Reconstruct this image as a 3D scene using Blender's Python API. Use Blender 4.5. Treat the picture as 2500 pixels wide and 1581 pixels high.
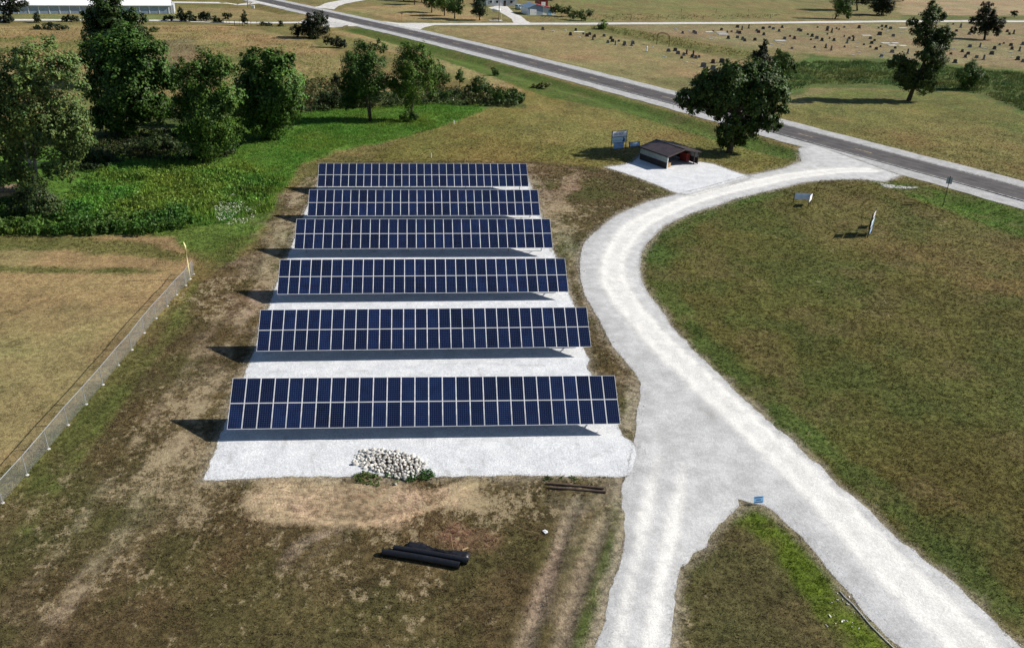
import bpy, bmesh, math, random
import numpy as np
from mathutils import Vector, Matrix, Quaternion
from mathutils.geometry import delaunay_2d_cdt

for o in list(bpy.data.objects):
    bpy.data.objects.remove(o)
random.seed(7)
rng = np.random.default_rng(7)
SC = bpy.context.scene
COL = SC.collection

# ------------------------------------------------------------------ camera
FPX, PITCH, YAW, ROLL = 2000.03, 0.4644032, 0.1152130, 0.0381737
CAM = np.array([0.07347, -42.16990, 34.26327])
FW = np.array([math.sin(YAW)*math.cos(PITCH), math.cos(YAW)*math.cos(PITCH), -math.sin(PITCH)])
_r0 = np.array([math.cos(YAW), -math.sin(YAW), 0.0]); _u0 = np.cross(_r0, FW)
RT = _r0*math.cos(ROLL)+_u0*math.sin(ROLL)
UP = -_r0*math.sin(ROLL)+_u0*math.cos(ROLL)
cam_d = bpy.data.cameras.new('camera'); cam = bpy.data.objects.new('camera', cam_d); COL.objects.link(cam)
cam_d.sensor_width = 36; cam_d.lens = FPX/2500*36; cam_d.clip_start = 0.5; cam_d.clip_end = 6000
cam.matrix_world = Matrix(((RT[0], UP[0], -FW[0], CAM[0]), (RT[1], UP[1], -FW[1], CAM[1]),
                           (RT[2], UP[2], -FW[2], CAM[2]), (0, 0, 0, 1)))
SC.camera = cam

# ------------------------------------------------------------------ sky, sun, exposure
SUN_AZ, SUN_EL = math.radians(86.5), math.radians(33.5)      # azimuth clockwise from +Y
world = bpy.data.worlds.new('World'); SC.world = world; world.use_nodes = True
wn = world.node_tree.nodes; wl = world.node_tree.links
sky = wn.new('ShaderNodeTexSky'); sky.sky_type = 'NISHITA'; sky.sun_disc = False
sky.sun_elevation = SUN_EL; sky.sun_rotation = SUN_AZ; sky.air_density = 1.0; sky.dust_density = 0.4; sky.ozone_density = 2.5
wn['Background'].inputs[1].default_value = 0.06
wl.new(sky.outputs[0], wn['Background'].inputs[0])
sun_d = bpy.data.lights.new('sun', 'SUN'); sun_d.energy = 4.8; sun_d.angle = math.radians(0.5); sun_d.color = (1.0, 0.95, 0.87)
sun = bpy.data.objects.new('sun', sun_d); COL.objects.link(sun)
SDIR = Vector((math.sin(SUN_AZ)*math.cos(SUN_EL), math.cos(SUN_AZ)*math.cos(SUN_EL), math.sin(SUN_EL)))
sun.rotation_mode = 'QUATERNION'; sun.rotation_quaternion = SDIR.to_track_quat('Z', 'Y'); sun.location = SDIR*400
SC.view_settings.view_transform = 'Standard'; SC.view_settings.look = 'None'
SC.view_settings.exposure = 0.56; SC.view_settings.gamma = 1.0

# ------------------------------------------------------------------ pixel -> ground
TILT_Y = (-20, 7.85, 19.6, 31.3, 42.8, 54.1, 65.65, 80); TILT_S = (-.0148, -.0148, -.0037, -.001, 0, .0023, .0047, 0)
def site_tilt(x, y):
    """the site falls slightly to the right at its near end"""
    return np.interp(y, TILT_Y, TILT_S)*np.clip(x, -18, 18)*np.clip((70-np.abs(x))/40, 0, 1)-.17
def G(px, py):
    d = FW*FPX + RT*(px-1250) - UP*(py-790.5); z = -.17
    for _ in range(3):
        p = CAM+(z-CAM[2])/d[2]*d; z = float(site_tilt(p[0], p[1]))
    p[2] = 0.0; return p
def G2(px, py):
    g = G(px, py); return (g[0], g[1])
def GP(l):
    return np.array([G2(*q) for q in l])
def project(x, y, z=0):
    d = np.stack([x-CAM[0], y-CAM[1], z-CAM[2]+0*x], -1); zz = d@FW
    return 1250+FPX*(d@RT)/zz, 790.5-FPX*(d@UP)/zz, zz
FH = np.array([FW[0], FW[1], 0]); FH /= np.linalg.norm(FH)
def on_plane(px, py, base, dd=0.0):
    """point on the pixel's ray in the upright plane through base (facing the camera), pushed dd metres back"""
    d = FW*FPX + RT*(px-1250) - UP*(py-790.5)
    t = ((np.array(base)-CAM)@FH+dd)/(d@FH)
    return CAM+t*d, t

# ------------------------------------------------------------------ numpy noise
def _hash(ix, iy, seed):
    h = (ix.astype(np.int64)*374761393 + iy.astype(np.int64)*668265263 + seed*1442695041) & 0xFFFFFFFF
    h = ((h ^ (h >> 13))*1274126177) & 0xFFFFFFFF
    return ((h ^ (h >> 16)) & 0xFFFFFF)/float(0xFFFFFF)
def vnoise(x, y, s=1.0, seed=0):
    x = np.asarray(x, float)/s; y = np.asarray(y, float)/s
    ix = np.floor(x); iy = np.floor(y); fx = x-ix; fy = y-iy
    fx = fx*fx*(3-2*fx); fy = fy*fy*(3-2*fy)
    a = _hash(ix, iy, seed); b = _hash(ix+1, iy, seed); c = _hash(ix, iy+1, seed); d = _hash(ix+1, iy+1, seed)
    return (a*(1-fx)+b*fx)*(1-fy)+(c*(1-fx)+d*fx)*fy
def fbm(x, y, s=1.0, seed=0, o=4):
    t = 0; a = 0.5; n = 0
    for k in range(o):
        t = t+a*vnoise(x, y, s/2**k, seed+17*k); n += a; a *= 0.55
    return t/n
def smooth(a, b, x):
    t = np.clip((x-a)/(b-a), 0, 1); return t*t*(3-2*t)
def poly_sd(poly, x, y):
    """signed distance to a polygon, positive inside"""
    x = np.asarray(x, float); y = np.asarray(y, float)
    d = np.full(x.shape, 1e18); ins = np.zeros(x.shape, bool); n = len(poly)
    for i in range(n):
        ax, ay = poly[i]; bx, by = poly[(i+1) % n]
        ex, ey = bx-ax, by-ay; L = ex*ex+ey*ey+1e-12
        t = np.clip(((x-ax)*ex+(y-ay)*ey)/L, 0, 1)
        d = np.minimum(d, (x-ax-t*ex)**2+(y-ay-t*ey)**2)
        if ay != by:
            ins ^= ((ay > y) != (by > y)) & (x < (bx-ax)*(y-ay)/(by-ay)+ax)
    return np.sqrt(d)*np.where(ins, 1, -1)
def line_d(pts, x, y):
    d = np.full(np.shape(x), 1e18)
    for (ax, ay), (bx, by) in zip(pts[:-1], pts[1:]):
        ex, ey = bx-ax, by-ay; L = ex*ex+ey*ey+1e-12
        t = np.clip(((x-ax)*ex+(y-ay)*ey)/L, 0, 1)
        d = np.minimum(d, (x-ax-t*ex)**2+(y-ay-t*ey)**2)
    return np.sqrt(d)
def line_sd(pts, x, y):
    """signed distance to a polyline (positive on its left)"""
    d = np.full(np.shape(x), 1e18); s = np.ones(np.shape(x))
    for (ax, ay), (bx, by) in zip(pts[:-1], pts[1:]):
        ex, ey = bx-ax, by-ay; L = ex*ex+ey*ey+1e-12
        t = np.clip(((x-ax)*ex+(y-ay)*ey)/L, 0, 1)
        q = (x-ax-t*ex)**2+(y-ay-t*ey)**2
        c = np.sign(ex*(y-ay)-ey*(x-ax)); s = np.where(q < d, c, s); d = np.minimum(d, q)
    return np.sqrt(d)*s
def catmull(pts, step):
    P = [np.array(p, float) for p in pts]; P = [2*P[0]-P[1]]+P+[2*P[-1]-P[-2]]
    out = []
    for i in range(1, len(P)-2):
        p0, p1, p2, p3 = P[i-1:i+3]; n = max(2, int(np.linalg.norm(p2-p1)/step))
        for k in range(n):
            t = k/n
            out.append(0.5*((2*p1)+(-p0+p2)*t+(2*p0-5*p1+4*p2-p3)*t*t+(-p0+3*p1-3*p2+p3)*t**3))
    out.append(P[-2]); return np.array(out)

# ------------------------------------------------------------------ the traced lines of the place
HWY = catmull([(-300, 660), (-120, 400), (-62, 314), (-37, 277), (-18.5, 249.6), (-2.6, 226.2), (20, 189.7), (52.1, 133.1),
               (65.3, 107.7), (79.4, 81.5), (86.9, 67.8), (97, 48), (111, 20), (132, -22)], 2.0)
HWYC = HWY[::5]
def ditch(x, y):
    s = line_sd(HWYC, x, y)           # road runs towards +x/-y: positive = far side
    lo = np.exp(-((s+13.0)/3.0)**2)*0.75; hi = np.exp(-((s-11.5)/2.6)**2)*0.35
    k = smooth(8, 20, np.hypot(x-72, y-80))*smooth(6, 16, np.hypot(x-4, y-245))*smooth(8, 18, np.hypot(x+42, y-262))
    return -(lo+hi)*k
def gh(x, y):
    x = np.asarray(x, float); y = np.asarray(y, float)
    flat = 1-smooth(2, 8, 4-np.maximum(np.abs(x)-16, np.maximum(y-70, -8-y)))   # levelled pad
    return (fbm(x, y, 9.0, 3, 2)-0.5)*0.16*flat*smooth(7, 14, line_d(HWYC, x, y)) + ditch(x, y) - 0.02 + site_tilt(x, y)

DRIVE_R = [(2104, 438), (2059, 438), (2000, 440.6), (1957, 445.5), (1903, 460), (1782, 490), (1741, 505), (1695, 518), (1655, 534.5),
           (1620, 553), (1598, 575), (1579, 594), (1566, 618), (1562, 648), (1564, 675), (1570, 690), (1585, 721), (1603, 742), (1624, 770),
           (1637, 794), (1658, 818), (1677, 832), (1686, 848), (1717, 877), (1738, 898), (1770, 926), (1797, 957), (1829, 985), (1867, 1020),
           (1902, 1051), (1937, 1076), (1975, 1120), (2004, 1135), (2029, 1166), (2048, 1187), (2083, 1210), (2121, 1245), (2162, 1286),
           (2197, 1318), (2235, 1343), (2260, 1370), (2291, 1390), (2342, 1431), (2373, 1463), (2411, 1499), (2446, 1536), (2490, 1574), (2700, 1780)]
WEDGE_R = [(2380, 1780), (2203, 1581), (2184, 1567), (2140, 1526), (2105, 1488), (2080, 1454), (2058, 1428), (2026, 1394), (1994, 1352), (1963, 1315),
           (1925, 1283), (1900, 1258), (1868, 1233), (1837, 1226), (1802, 1217)]
WEDGE_L = [(1805, 1233), (1786, 1255), (1755, 1280), (1733, 1305), (1726, 1334), (1692, 1349), (1679, 1372), (1663, 1384), (1650, 1432),
           (1644, 1495), (1638, 1581), (1618, 1780)]
BRANCH_L = [(1395, 1780), (1447, 1590), (1455, 1571), (1471, 1536), (1483, 1488), (1489, 1441), (1505, 1400), (1518, 1362), (1527, 1302), (1518, 1264),
            (1518, 1226), (1518, 1182), (1532, 1160)]
DRIVE_L = [(1540, 1110), (1552, 1062), (1554, 1017), (1557, 996), (1563, 968), (1564, 930), (1550, 905), (1530, 884), (1516, 867), (1495, 843), (1481, 818),
           (1467, 787), (1450, 759), (1429, 721), (1417, 679), (1416, 640), (1419, 615), (1426, 594), (1442, 575), (1466, 556), (1485, 540),
           (1509, 524), (1539, 510), (1587, 491), (1620, 483), (1660, 472), (1720, 458), (1780, 440), (1830, 427), (1863, 421), (1917, 410), (1957, 393), (1952, 372), (1950, 362),
           (1985, 352), (2090, 388), (2200, 428), (2160, 444)]
PADP = [(496, 1171), (507, 1144), (527, 1095), (540, 1055), (555, 1020), (595, 920), (604, 890), (613, 875), (625, 842), (656, 749), (673, 699), (715, 593),
        (746, 513), (773, 456), (788, 428), (1284, 428), (1291, 443), (1298, 460), (1321, 526), (1347, 606), (1359, 627), (1387, 709), (1402, 745), (1418, 800), (1423, 848),
        (1429, 860), (1441, 876), (1432, 895), (1446, 914), (1475, 960), (1500, 1010), (1511, 1045), (1521, 1062), (1543, 1078), (1580, 1105), (1560, 1150), (1532, 1162), (1359, 1161), (1265, 1158), (1172, 1161), (1060, 1163),
        (1035, 1150), (990, 1168), (930, 1160), (890, 1150), (859, 1162), (812, 1163), (730, 1162), (655, 1164), (542, 1171)]
APRON = [(1477, 408), (1525, 402), (1545, 396), (1570, 372), (1650, 366), (1704, 394), (1741, 399), (1771, 410), (1803, 422), (1840, 432), (1800, 448), (1740, 466), (1690, 480), (1655, 473), (1600, 450), (1540, 428)]
P_DRIVE = GP(DRIVE_R+WEDGE_R+WEDGE_L+BRANCH_L+DRIVE_L)
P_PAD = GP(PADP); P_APRON = GP(APRON)
TRACK = catmull(GP([(2120, 415), (2040, 416), (1930, 431), (1800, 458), (1690, 490), (1605, 523), (1535, 570), (1502, 620), (1498, 670), (1520, 730), (1575, 800), (1660, 880), (1745, 955),
                    (1830, 1035), (1920, 1125), (2015, 1220), (2135, 1340), (2260, 1460), (2365, 1570), (2480, 1690)]), 1.0)
TRACK2 = catmull(GP([(1690, 1020), (1640, 1130), (1612, 1250), (1590, 1350), (1568, 1450), (1545, 1581), (1520, 1700)]), 1.0)

# ------------------------------------------------------------------ colour of the ground cover
OLIVE = (0.088, 0.085, 0.023); BROWN = (0.082, 0.064, 0.028); TAN = (0.255, 0.186, 0.088); GREEN = (0.062, 0.125, 0.018)
LUSH = (0.078, 0.150, 0.022); GOLD = (0.235, 0.180, 0.078); SOIL = (0.215, 0.158, 0.108); STRAW = (0.34, 0.265, 0.155)
# polygon (pixels), colour, edge softness m, warp m, strength, straw amount, noise break-up size (0 = solid)
REG = [
 ([(-600, -60), (3200, -60), (3200, 520), (2500, 440), (1650, 225), (1240, 118), (800, 25), (640, -20)], (0.17, 0.148, 0.060), 2, 2, 1, .2, 0),
 ([(-300, 62), (560, 62), (720, 90), (800, 120), (860, 160), (1000, 190), (1000, 250), (600, 330), (-300, 330)], GOLD, 3, 3, 1, .4, 0),
 ([(-300, 90), (560, 90), (860, 190), (860, 250), (300, 300), (-300, 300)], (0.11, 0.125, 0.035), 2, 3, .8, .2, 9),
 ([(380, 105), (470, 90), (500, 130), (450, 165), (370, 160)], (0.185, 0.135, 0.075), 2, 3, .9, .1, 0),
 ([(430, 20), (620, 20), (760, 40), (740, 52), (560, 50), (430, 42)], (0.20, 0.165, 0.07), 1, 2, 1, .2, 0),
 ([(-300, 36), (430, 36), (430, 46), (-300, 46)], (0.155, 0.155, 0.06), 1, 1, 1, .2, 0),
 # between the highway and the creek
 ([(770, 70), (860, 75), (1050, 100), (1240, 160), (1400, 215), (1650, 280), (1960, 370), (1850, 430), (1500, 410), (1300, 395), (900, 400), (1000, 300), (1280, 240), (1180, 200), (900, 110)], (0.150, 0.128, 0.038), 1.5, 2, 1, .25, 0),
 ([(790, 72), (900, 85), (1060, 115), (1180, 165), (1280, 225), (1230, 222), (1090, 175), (900, 110)], (0.235, 0.185, 0.082), 1, 1, 1, .2, 0),
 ([(840, 68), (900, 70), (1060, 105), (1240, 160), (1500, 235), (1660, 278), (1960, 370), (1940, 392), (1760, 345), (1560, 285), (1330, 235), (1180, 180), (1000, 118)], (0.075, 0.105, 0.022), 1.2, 1, 1, 0, 0),
 ([(1280, 250), (1500, 268), (1640, 320), (1780, 390), (1660, 395), (1420, 360), (1250, 330)], (0.175, 0.150, 0.050), 3, 3, .8, .2, 0),
 # lush green along the creek
 ([(-300, 400), (230, 330), (560, 270), (800, 262), (1060, 248), (1190, 240), (1180, 270), (1090, 305), (960, 345), (820, 365), (740, 400), (690, 470), (640, 560), (580, 640), (480, 610), (350, 575), (-300, 575)], LUSH, 1.5, 2, 1, 0, 0),
 ([(-300, 330), (560, 240), (800, 225), (1280, 225), (1280, 262), (1060, 255), (800, 268), (560, 285), (200, 350), (-300, 420)], (0.065, 0.085, 0.025), 2, 2, .9, 0, 0),
 ([(440, 440), (690, 470), (640, 570), (560, 660), (470, 620), (400, 560)], (0.095, 0.135, 0.028), 3, 3, .8, .3, 0),
 # ball field
 ([(-400, 575), (420, 575), (480, 640), (440, 710), (0, 1225), (-400, 1650)], TAN, .6, .6, 1, .15, 0),
 ([(-400, 575), (330, 578), (470, 620), (430, 640), (150, 610), (-400, 600)], (0.105, 0.110, 0.032), 1, 2, .9, .2, 0),
 ([(-400, 640), (60, 648), (420, 655), (440, 668), (100, 668), (-400, 660)], (0.095, 0.105, 0.03), .8, 1.2, .9, .2, 0),
 # lawn around the array, foreground; brown takes in the lens's vignette darkening
 ([(-400, 1700), (0, 1235), (300, 910), (480, 690), (620, 610), (700, 470), (790, 395), (1300, 395), (1500, 415), (1660, 470), (1440, 600), (1470, 780), (1580, 950), (1540, 1160), (1480, 1800), (-400, 1800)], BROWN, 1.5, 1.5, 1, .55, 0),
 ([(-100, 1260), (420, 760), (520, 700), (420, 830), (200, 1120), (0, 1330)], (0.088, 0.098, 0.026), 1.5, 1.5, .8, .2, 5),
 ([(560, 640), (690, 470), (780, 430), (740, 560), (640, 760), (590, 900), (480, 1060), (430, 1200), (300, 1300), (380, 1100), (470, 900)], (0.240, 0.190, 0.118), 2.5, 3, .62, 1.0, 2),
 ([(640, 860), (540, 1080), (500, 1200), (380, 1400), (180, 1600), (-80, 1620), (140, 1330), (330, 1110), (460, 930)], (0.150, 0.116, 0.064), 3, 3, .5, 1.0, 2.5),
 ([(1290, 400), (1420, 420), (1400, 560), (1415, 680), (1350, 600), (1310, 480)], (0.225, 0.180, 0.110), 2, 2.5, .8, .7, 3),
 ([(640, 1178), (860, 1180), (1000, 1172), (1160, 1168), (1120, 1215), (1000, 1250), (860, 1275), (700, 1255), (620, 1215)], (0.300, 0.240, 0.142), 1.6, 4.0, .72, .6, 0),
 ([(640, 1178), (860, 1180), (1000, 1172), (1160, 1168), (1120, 1215), (1000, 1250), (860, 1275), (700, 1255), (620, 1215)], (0.350, 0.285, 0.175), 1.6, 3.0, .85, .6, 1.4),
 ([(1180, 1165), (1540, 1165), (1520, 1260), (1470, 1480), (1430, 1640), (1250, 1640), (1330, 1400), (1370, 1250), (1300, 1200)], (0.125, 0.100, 0.060), 1.2, 1.4, .75, .3, 3),
 ([(1390, 1215), (1425, 1210), (1378, 1350), (1308, 1560), (1278, 1660), (1235, 1660), (1285, 1500), (1345, 1330)], (0.180, 0.142, 0.092), .5, .5, 1, .0, 0),
 ([(1455, 1250), (1490, 1270), (1440, 1400), (1400, 1540), (1370, 1660), (1330, 1660), (1370, 1500), (1410, 1380)], (0.175, 0.136, 0.090), .5, .5, 1, .0, 0),
 ([(1520, 890), (1570, 930), (1570, 1060), (1530, 1060), (1490, 900), (1430, 780), (1410, 700), (1440, 720)], (0.185, 0.138, 0.085), .8, .8, .8, .3, 2),
 ([(1100, 1270), (1230, 1310), (1220, 1345), (1130, 1350), (1080, 1310)], (0.150, 0.095, 0.055), .8, 1, .8, .3, 0),
 # right-hand lawn and the wedge
 ([(1540, 640), (1600, 560), (1720, 505), (1900, 450), (2100, 432), (2260, 450), (2560, 515), (3400, 800), (3400, 2000), (2600, 1700), (1900, 1060), (1600, 760)], OLIVE, 1, 1, 1, .12, 0),
 ([(1960, 470), (2300, 520), (2700, 640), (2700, 780), (2300, 680), (2040, 600), (1930, 560)], (0.132, 0.110, 0.038), 4, 4, .7, .2, 0),
 ([(2120, 440), (2260, 455), (2560, 520), (2560, 600), (2400, 545), (2240, 485)], (0.070, 0.115, 0.018), 1, 1, .9, 0, 0),
 ([(1565, 620), (1600, 720), (1720, 870), (1900, 1040), (2100, 1210), (2300, 1380), (2560, 1620), (2760, 1740), (2560, 1500), (2250, 1260), (2000, 1050), (1760, 850), (1640, 700), (1620, 590), (1760, 520), (1900, 470), (1880, 455), (1700, 505), (1600, 560)], (0.068, 0.098, 0.022), 1.5, 1.5, .9, .1, 0),
 ([(1830, 1222), (1880, 1240), (2000, 1360), (2100, 1490), (2200, 1600), (2380, 1780), (1618, 1780), (1650, 1440), (1690, 1360), (1760, 1290)], (0.088, 0.075, 0.030), .5, .5, 1, .35, 0),
 ([(1805, 1222), (1880, 1240), (1990, 1360), (2110, 1510), (2200, 1600), (2380, 1780), (2200, 1780), (2060, 1560), (1960, 1440), (1850, 1310), (1780, 1275)], (0.092, 0.125, 0.014), .8, .8, 1, .05, 0),
 ([(1640, 1440), (1690, 1360), (1720, 1340), (1690, 1460), (1680, 1700), (1620, 1700)], (0.08, 0.088, 0.026), 1, 1, .8, .2, 3),
 # beyond the highway
 ([(1880, 280), (2060, 222), (2300, 215), (2500, 250), (2900, 360), (2900, 560), (2500, 432), (2200, 360)], (0.160, 0.134, 0.046), 2, 2, 1, .2, 0),
 ([(2050, 220), (2400, 232), (2600, 330), (2500, 330), (2200, 260), (1960, 240)], (0.115, 0.128, 0.034), 3, 3, .8, .1, 0),
 ([(1740, 150), (1900, 165), (1980, 135), (2160, 145), (2400, 165), (2700, 190), (2700, 330), (2500, 280), (2380, 230), (2160, 215), (1980, 215), (1900, 250)], (0.082, 0.118, 0.030), 2, 2, 1, .1, 0),
 ([(1440, 62), (1520, 66), (1600, 85), (1740, 110), (1860, 130), (1860, 150), (1720, 132), (1560, 98), (1450, 70)], (0.130, 0.128, 0.042), 1.5, 2, 1, .3, 0),
 ([(1500, 64), (2500, 57), (2800, 60), (2800, 185), (2400, 160), (2160, 142), (1980, 130), (1800, 112), (1620, 82)], (0.200, 0.160, 0.082), 2, 2, 1, .3, 0),
 ([(1040, 66), (1330, 66), (1560, 100), (1860, 160), (1880, 250), (1640, 210), (1240, 115)], (0.215, 0.175, 0.080), 2, 2, 1, .25, 0),
 ([(1560, 190), (1680, 190), (1780, 230), (1640, 215)], (0.125, 0.135, 0.05), 2, 2, .8, .1, 0),
 ([(1300, 10), (1640, 16), (1900, 22), (1900, 46), (1440, 52), (1330, 45)], (0.150, 0.140, 0.050), 3, 3, .9, .2, 6),
 ([(2180, -20), (2900, -20), (2900, 36), (2200, 40)], (0.27, 0.205, 0.115), 3, 3, 1, .1, 0),
 ([(2200, 37), (2700, 40), (2700, 48), (2200, 48)], (0.11, 0.12, 0.04), 1, 1, .9, .1, 0),
 ([(820, 20), (1040, 10), (1180, 20), (1180, 52), (985, 50)], (0.24, 0.185, 0.085), 2, 2, 1, .2, 0),
]
# wheel marks and scrapes: line (pixels), half width m, colour, strength, break-up
LINES = [
 ([(1412, 1212), (1385, 1270), (1362, 1340), (1330, 1430), (1296, 1530), (1255, 1660)], .30, (.200, .158, .108), 1.0, .15),
 ([(1482, 1255), (1462, 1310), (1432, 1380), (1405, 1460), (1382, 1530), (1345, 1660)], .42, (.185, .145, .098), 1.0, .2),
 ([(1500, 1180), (1480, 1215), (1440, 1235), (1412, 1250)], .6, (.20, .150, .105), .8, .5),
 ([(1510, 1230), (1505, 1290), (1480, 1380), (1450, 1460), (1420, 1560), (1395, 1660)], .38, (.060, .082, .020), .9, .4),
 ([(650, 1235), (760, 1268), (880, 1278), (990, 1258), (1090, 1222), (1160, 1182)], .26, (.36, .29, .165), .9, .25),
 ([(760, 1225), (870, 1240), (980, 1225), (1060, 1195)], .22, (.17, .125, .070), .7, .6),
 ([(720, 1200), (860, 1212), (960, 1200)], .25, (.165, .120, .066), .7, .7),
 ([(690, 1390), (720, 1340), (780, 1305), (860, 1290)], .38, (.215, .175, .120), .75, .6),
 ([(735, 1400), (770, 1350), (830, 1318)], .30, (.195, .160, .110), .65, .6),
 ([(480, 690), (400, 830), (300, 960), (180, 1130), (60, 1290)], .45, (.10, .115, .030), .7, .5),
 ([(600, 760), (540, 900), (470, 1020), (380, 1160), (270, 1330), (140, 1500)], .55, (.275, .225, .140), .75, .9),
 ([(560, 720), (480, 860), (400, 980), (310, 1110), (190, 1280), (60, 1440)], .40, (.225, .180, .110), .65, 1.0),
 ([(1560, 1250), (1530, 1310)], .1, (.2, .16, .11), .3, .5),
 ([(1652, 1400), (1648, 1450), (1642, 1520), (1636, 1600)], .28, (.30, .26, .19), .9, .3),
 ([(1512, 1300), (1508, 1350), (1492, 1400), (1478, 1450), (1462, 1520), (1445, 1590)], .30, (.27, .23, .165), .8, .4),
 ([(1440, 905), (1500, 930), (1545, 960)], .8, (.20, .155, .105), .6, .7), ([(1540, 930), (1545, 990), (1535, 1040)], .55, (.30, .25, .18), .8, .6),
 ([(740, 455), (700, 540), (655, 650), (620, 760)], .8, (.31, .255, .165), .8, .8), ([(1300, 430), (1340, 520), (1395, 620)], 1.0, (.25, .205, .135), .7, .9),
]
LINES = [(catmull(GP(p), 1.5),)+tuple(r) for p, *r in LINES]
REG = [(GP(p),)+tuple(r) for p, *r in REG]
def ground_colour(x, y):
    n = len(x)
    wx = (fbm(x, y, 4.0, 11, 4)-0.5); wy = (fbm(x, y, 4.0, 29, 4)-0.5)
    c = np.tile(np.array((0.15, 0.128, 0.046)), (n, 1)); st = np.full(n, .25)
    for poly, col, soft, warp, k, straw, brk in REG:
        lo = poly.min(0)-8; hi = poly.max(0)+8
        m = np.nonzero((x > lo[0]) & (x < hi[0]) & (y > lo[1]) & (y < hi[1]))[0]
        if not len(m): continue
        sd = poly_sd(poly, x[m], y[m])+wx[m]*2*warp
        a = smooth(-soft/2, soft/2, sd)*k
        if brk: a = a*smooth(.40, .62, fbm(x[m], y[m], brk, 41, 4))
        c[m] = c[m]*(1-a[:, None])+np.array(col)*a[:, None]; st[m] = st[m]*(1-a)+straw*a
    for ln, w, col, k, brk in LINES:
        lo = ln.min(0)-3; hi = ln.max(0)+3; m = np.nonzero((x > lo[0]) & (x < hi[0]) & (y > lo[1]) & (y < hi[1]))[0]
        if not len(m): continue
        a = smooth(w*1.5, w*.6, line_d(ln, x[m], y[m])+wy[m]*1.1*w)*k
        a = a*(1-brk*smooth(.42, .58, fbm(x[m], y[m], 1.6, 161, 4)))
        c[m] = c[m]*(1-a[:, None])+np.array(col)*a[:, None]
    # broad, irregular drift of tone: greener, redder, paler
    g = fbm(x, y, 11, 61, 5)-.5; r = fbm(x, y, 6, 71, 5)-.5; v = fbm(x, y, 2.2, 81, 3)-.5
    q = fbm(x, y, .9, 87, 3)-.5
    c = c*(1+0.40*v[:, None]+0.42*r[:, None]+.42*q[:, None])
    c[:, 0] *= 1+.45*g; c[:, 1] *= 1-0.12*g; c[:, 2] *= 1+0.2*g
    rim = np.full(n, 1e3); near = np.nonzero((x > -30) & (x < 90) & (y > -40) & (y < 95))[0]
    for P in (P_PAD, P_APRON, P_DRIVE): rim[near] = np.minimum(rim[near], np.abs(poly_sd(P, x[near], y[near])))
    e = (smooth(.9, .05, rim+(fbm(x, y, 1.2, 151, 4)-.5)*1.3)*.75)[:, None]
    c = c*(1-e)+np.array((.255, .215, .150))*e; st = np.maximum(st, .6*e[:, 0])
    mow = np.zeros(n); mow[near] = np.sin(line_d(TRACK[::6], x[near], y[near])*2*math.pi/1.7+2.0*fbm(x[near], y[near], 6, 5, 2))
    c = c*(1+.055*mow*smooth(-2, 3, rim)*(x > 18))[:, None]
    # patches where the lawn is greener, or burnt brown
    lawn = smooth(.17, .12, c[:, 0])*smooth(.145, .12, c[:, 1]); pg = (smooth(.50, .66, fbm(x, y, 5.0, 101, 5))*lawn*(.45+.55*smooth(10, 24, x)))[:, None]; pb = smooth(.52, .70, fbm(x, y, 3.4, 131, 5))[:, None]*lawn[:, None]
    c = c*(1-.5*pg)+np.array((.062, .082, .020))*.5*pg; c = c*(1-.38*pb)+np.array((.135, .100, .045))*.38*pb
    return np.clip(c, .012, .6), np.clip(st+1.2*r, 0, 1)

# ------------------------------------------------------------------ materials
def mat(name, color=(.5, .5, .5), rough=.6, metal=0.0, spec=.3):
    m = bpy.data.materials.new(name); m.use_nodes = True; b = m.node_tree.nodes['Principled BSDF']
    b.inputs['Base Color'].default_value = (*color, 1); b.inputs['Roughness'].default_value = rough
    b.inputs['Metallic'].default_value = metal; b.inputs['Specular IOR Level'].default_value = spec
    return m
def nt(m): return m.node_tree.nodes, m.node_tree.links, m.node_tree.nodes['Principled BSDF']
def node(m, t, **kw):
    n = m.node_tree.nodes.new(t)
    for k, v in kw.items(): setattr(n, k, v)
    return n
def noise_node(m, scale, detail=4, rough=.6, vec=None):
    n = node(m, 'ShaderNodeTexNoise'); n.inputs['Scale'].default_value = scale
    n.inputs['Detail'].default_value = detail; n.inputs['Roughness'].default_value = rough
    if vec is None:
        g = node(m, 'ShaderNodeNewGeometry'); vec = g.outputs['Position']
    m.node_tree.links.new(vec, n.inputs['Vector']); return n
def ramp(m, src, lo, hi, a=0.0, b=1.0):
    r = node(m, 'ShaderNodeMapRange'); r.interpolation_type = 'SMOOTHSTEP'
    for k, v in zip(('From Min', 'From Max', 'To Min', 'To Max'), (lo, hi, a, b)): r.inputs[k].default_value = v
    m.node_tree.links.new(src, r.inputs['Value']); return r.outputs['Result']
def math_node(m, op, a, b):
    n = node(m, 'ShaderNodeMath', operation=op)
    for i, v in enumerate((a, b)):
        if isinstance(v, (int, float)): n.inputs[i].default_value = v
        else: m.node_tree.links.new(v, n.inputs[i])
    return n.outputs[0]
def mix(m, fac, a, b, blend='MIX'):
    n = node(m, 'ShaderNodeMix', data_type='RGBA', blend_type=blend)
    for i, v in ((0, fac), (6, a), (7, b)):
        if isinstance(v, (int, float)): n.inputs[i].default_value = v
        elif isinstance(v, tuple): n.inputs[i].default_value = (*v, 1)
        else: m.node_tree.links.new(v, n.inputs[i])
    return n.outputs[2]
def scaled(m, scale):
    g = node(m, 'ShaderNodeNewGeometry'); mp = node(m, 'ShaderNodeMapping'); mp.inputs['Scale'].default_value = scale
    m.node_tree.links.new(g.outputs['Position'], mp.inputs['Vector']); return mp.outputs['Vector']
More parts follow.
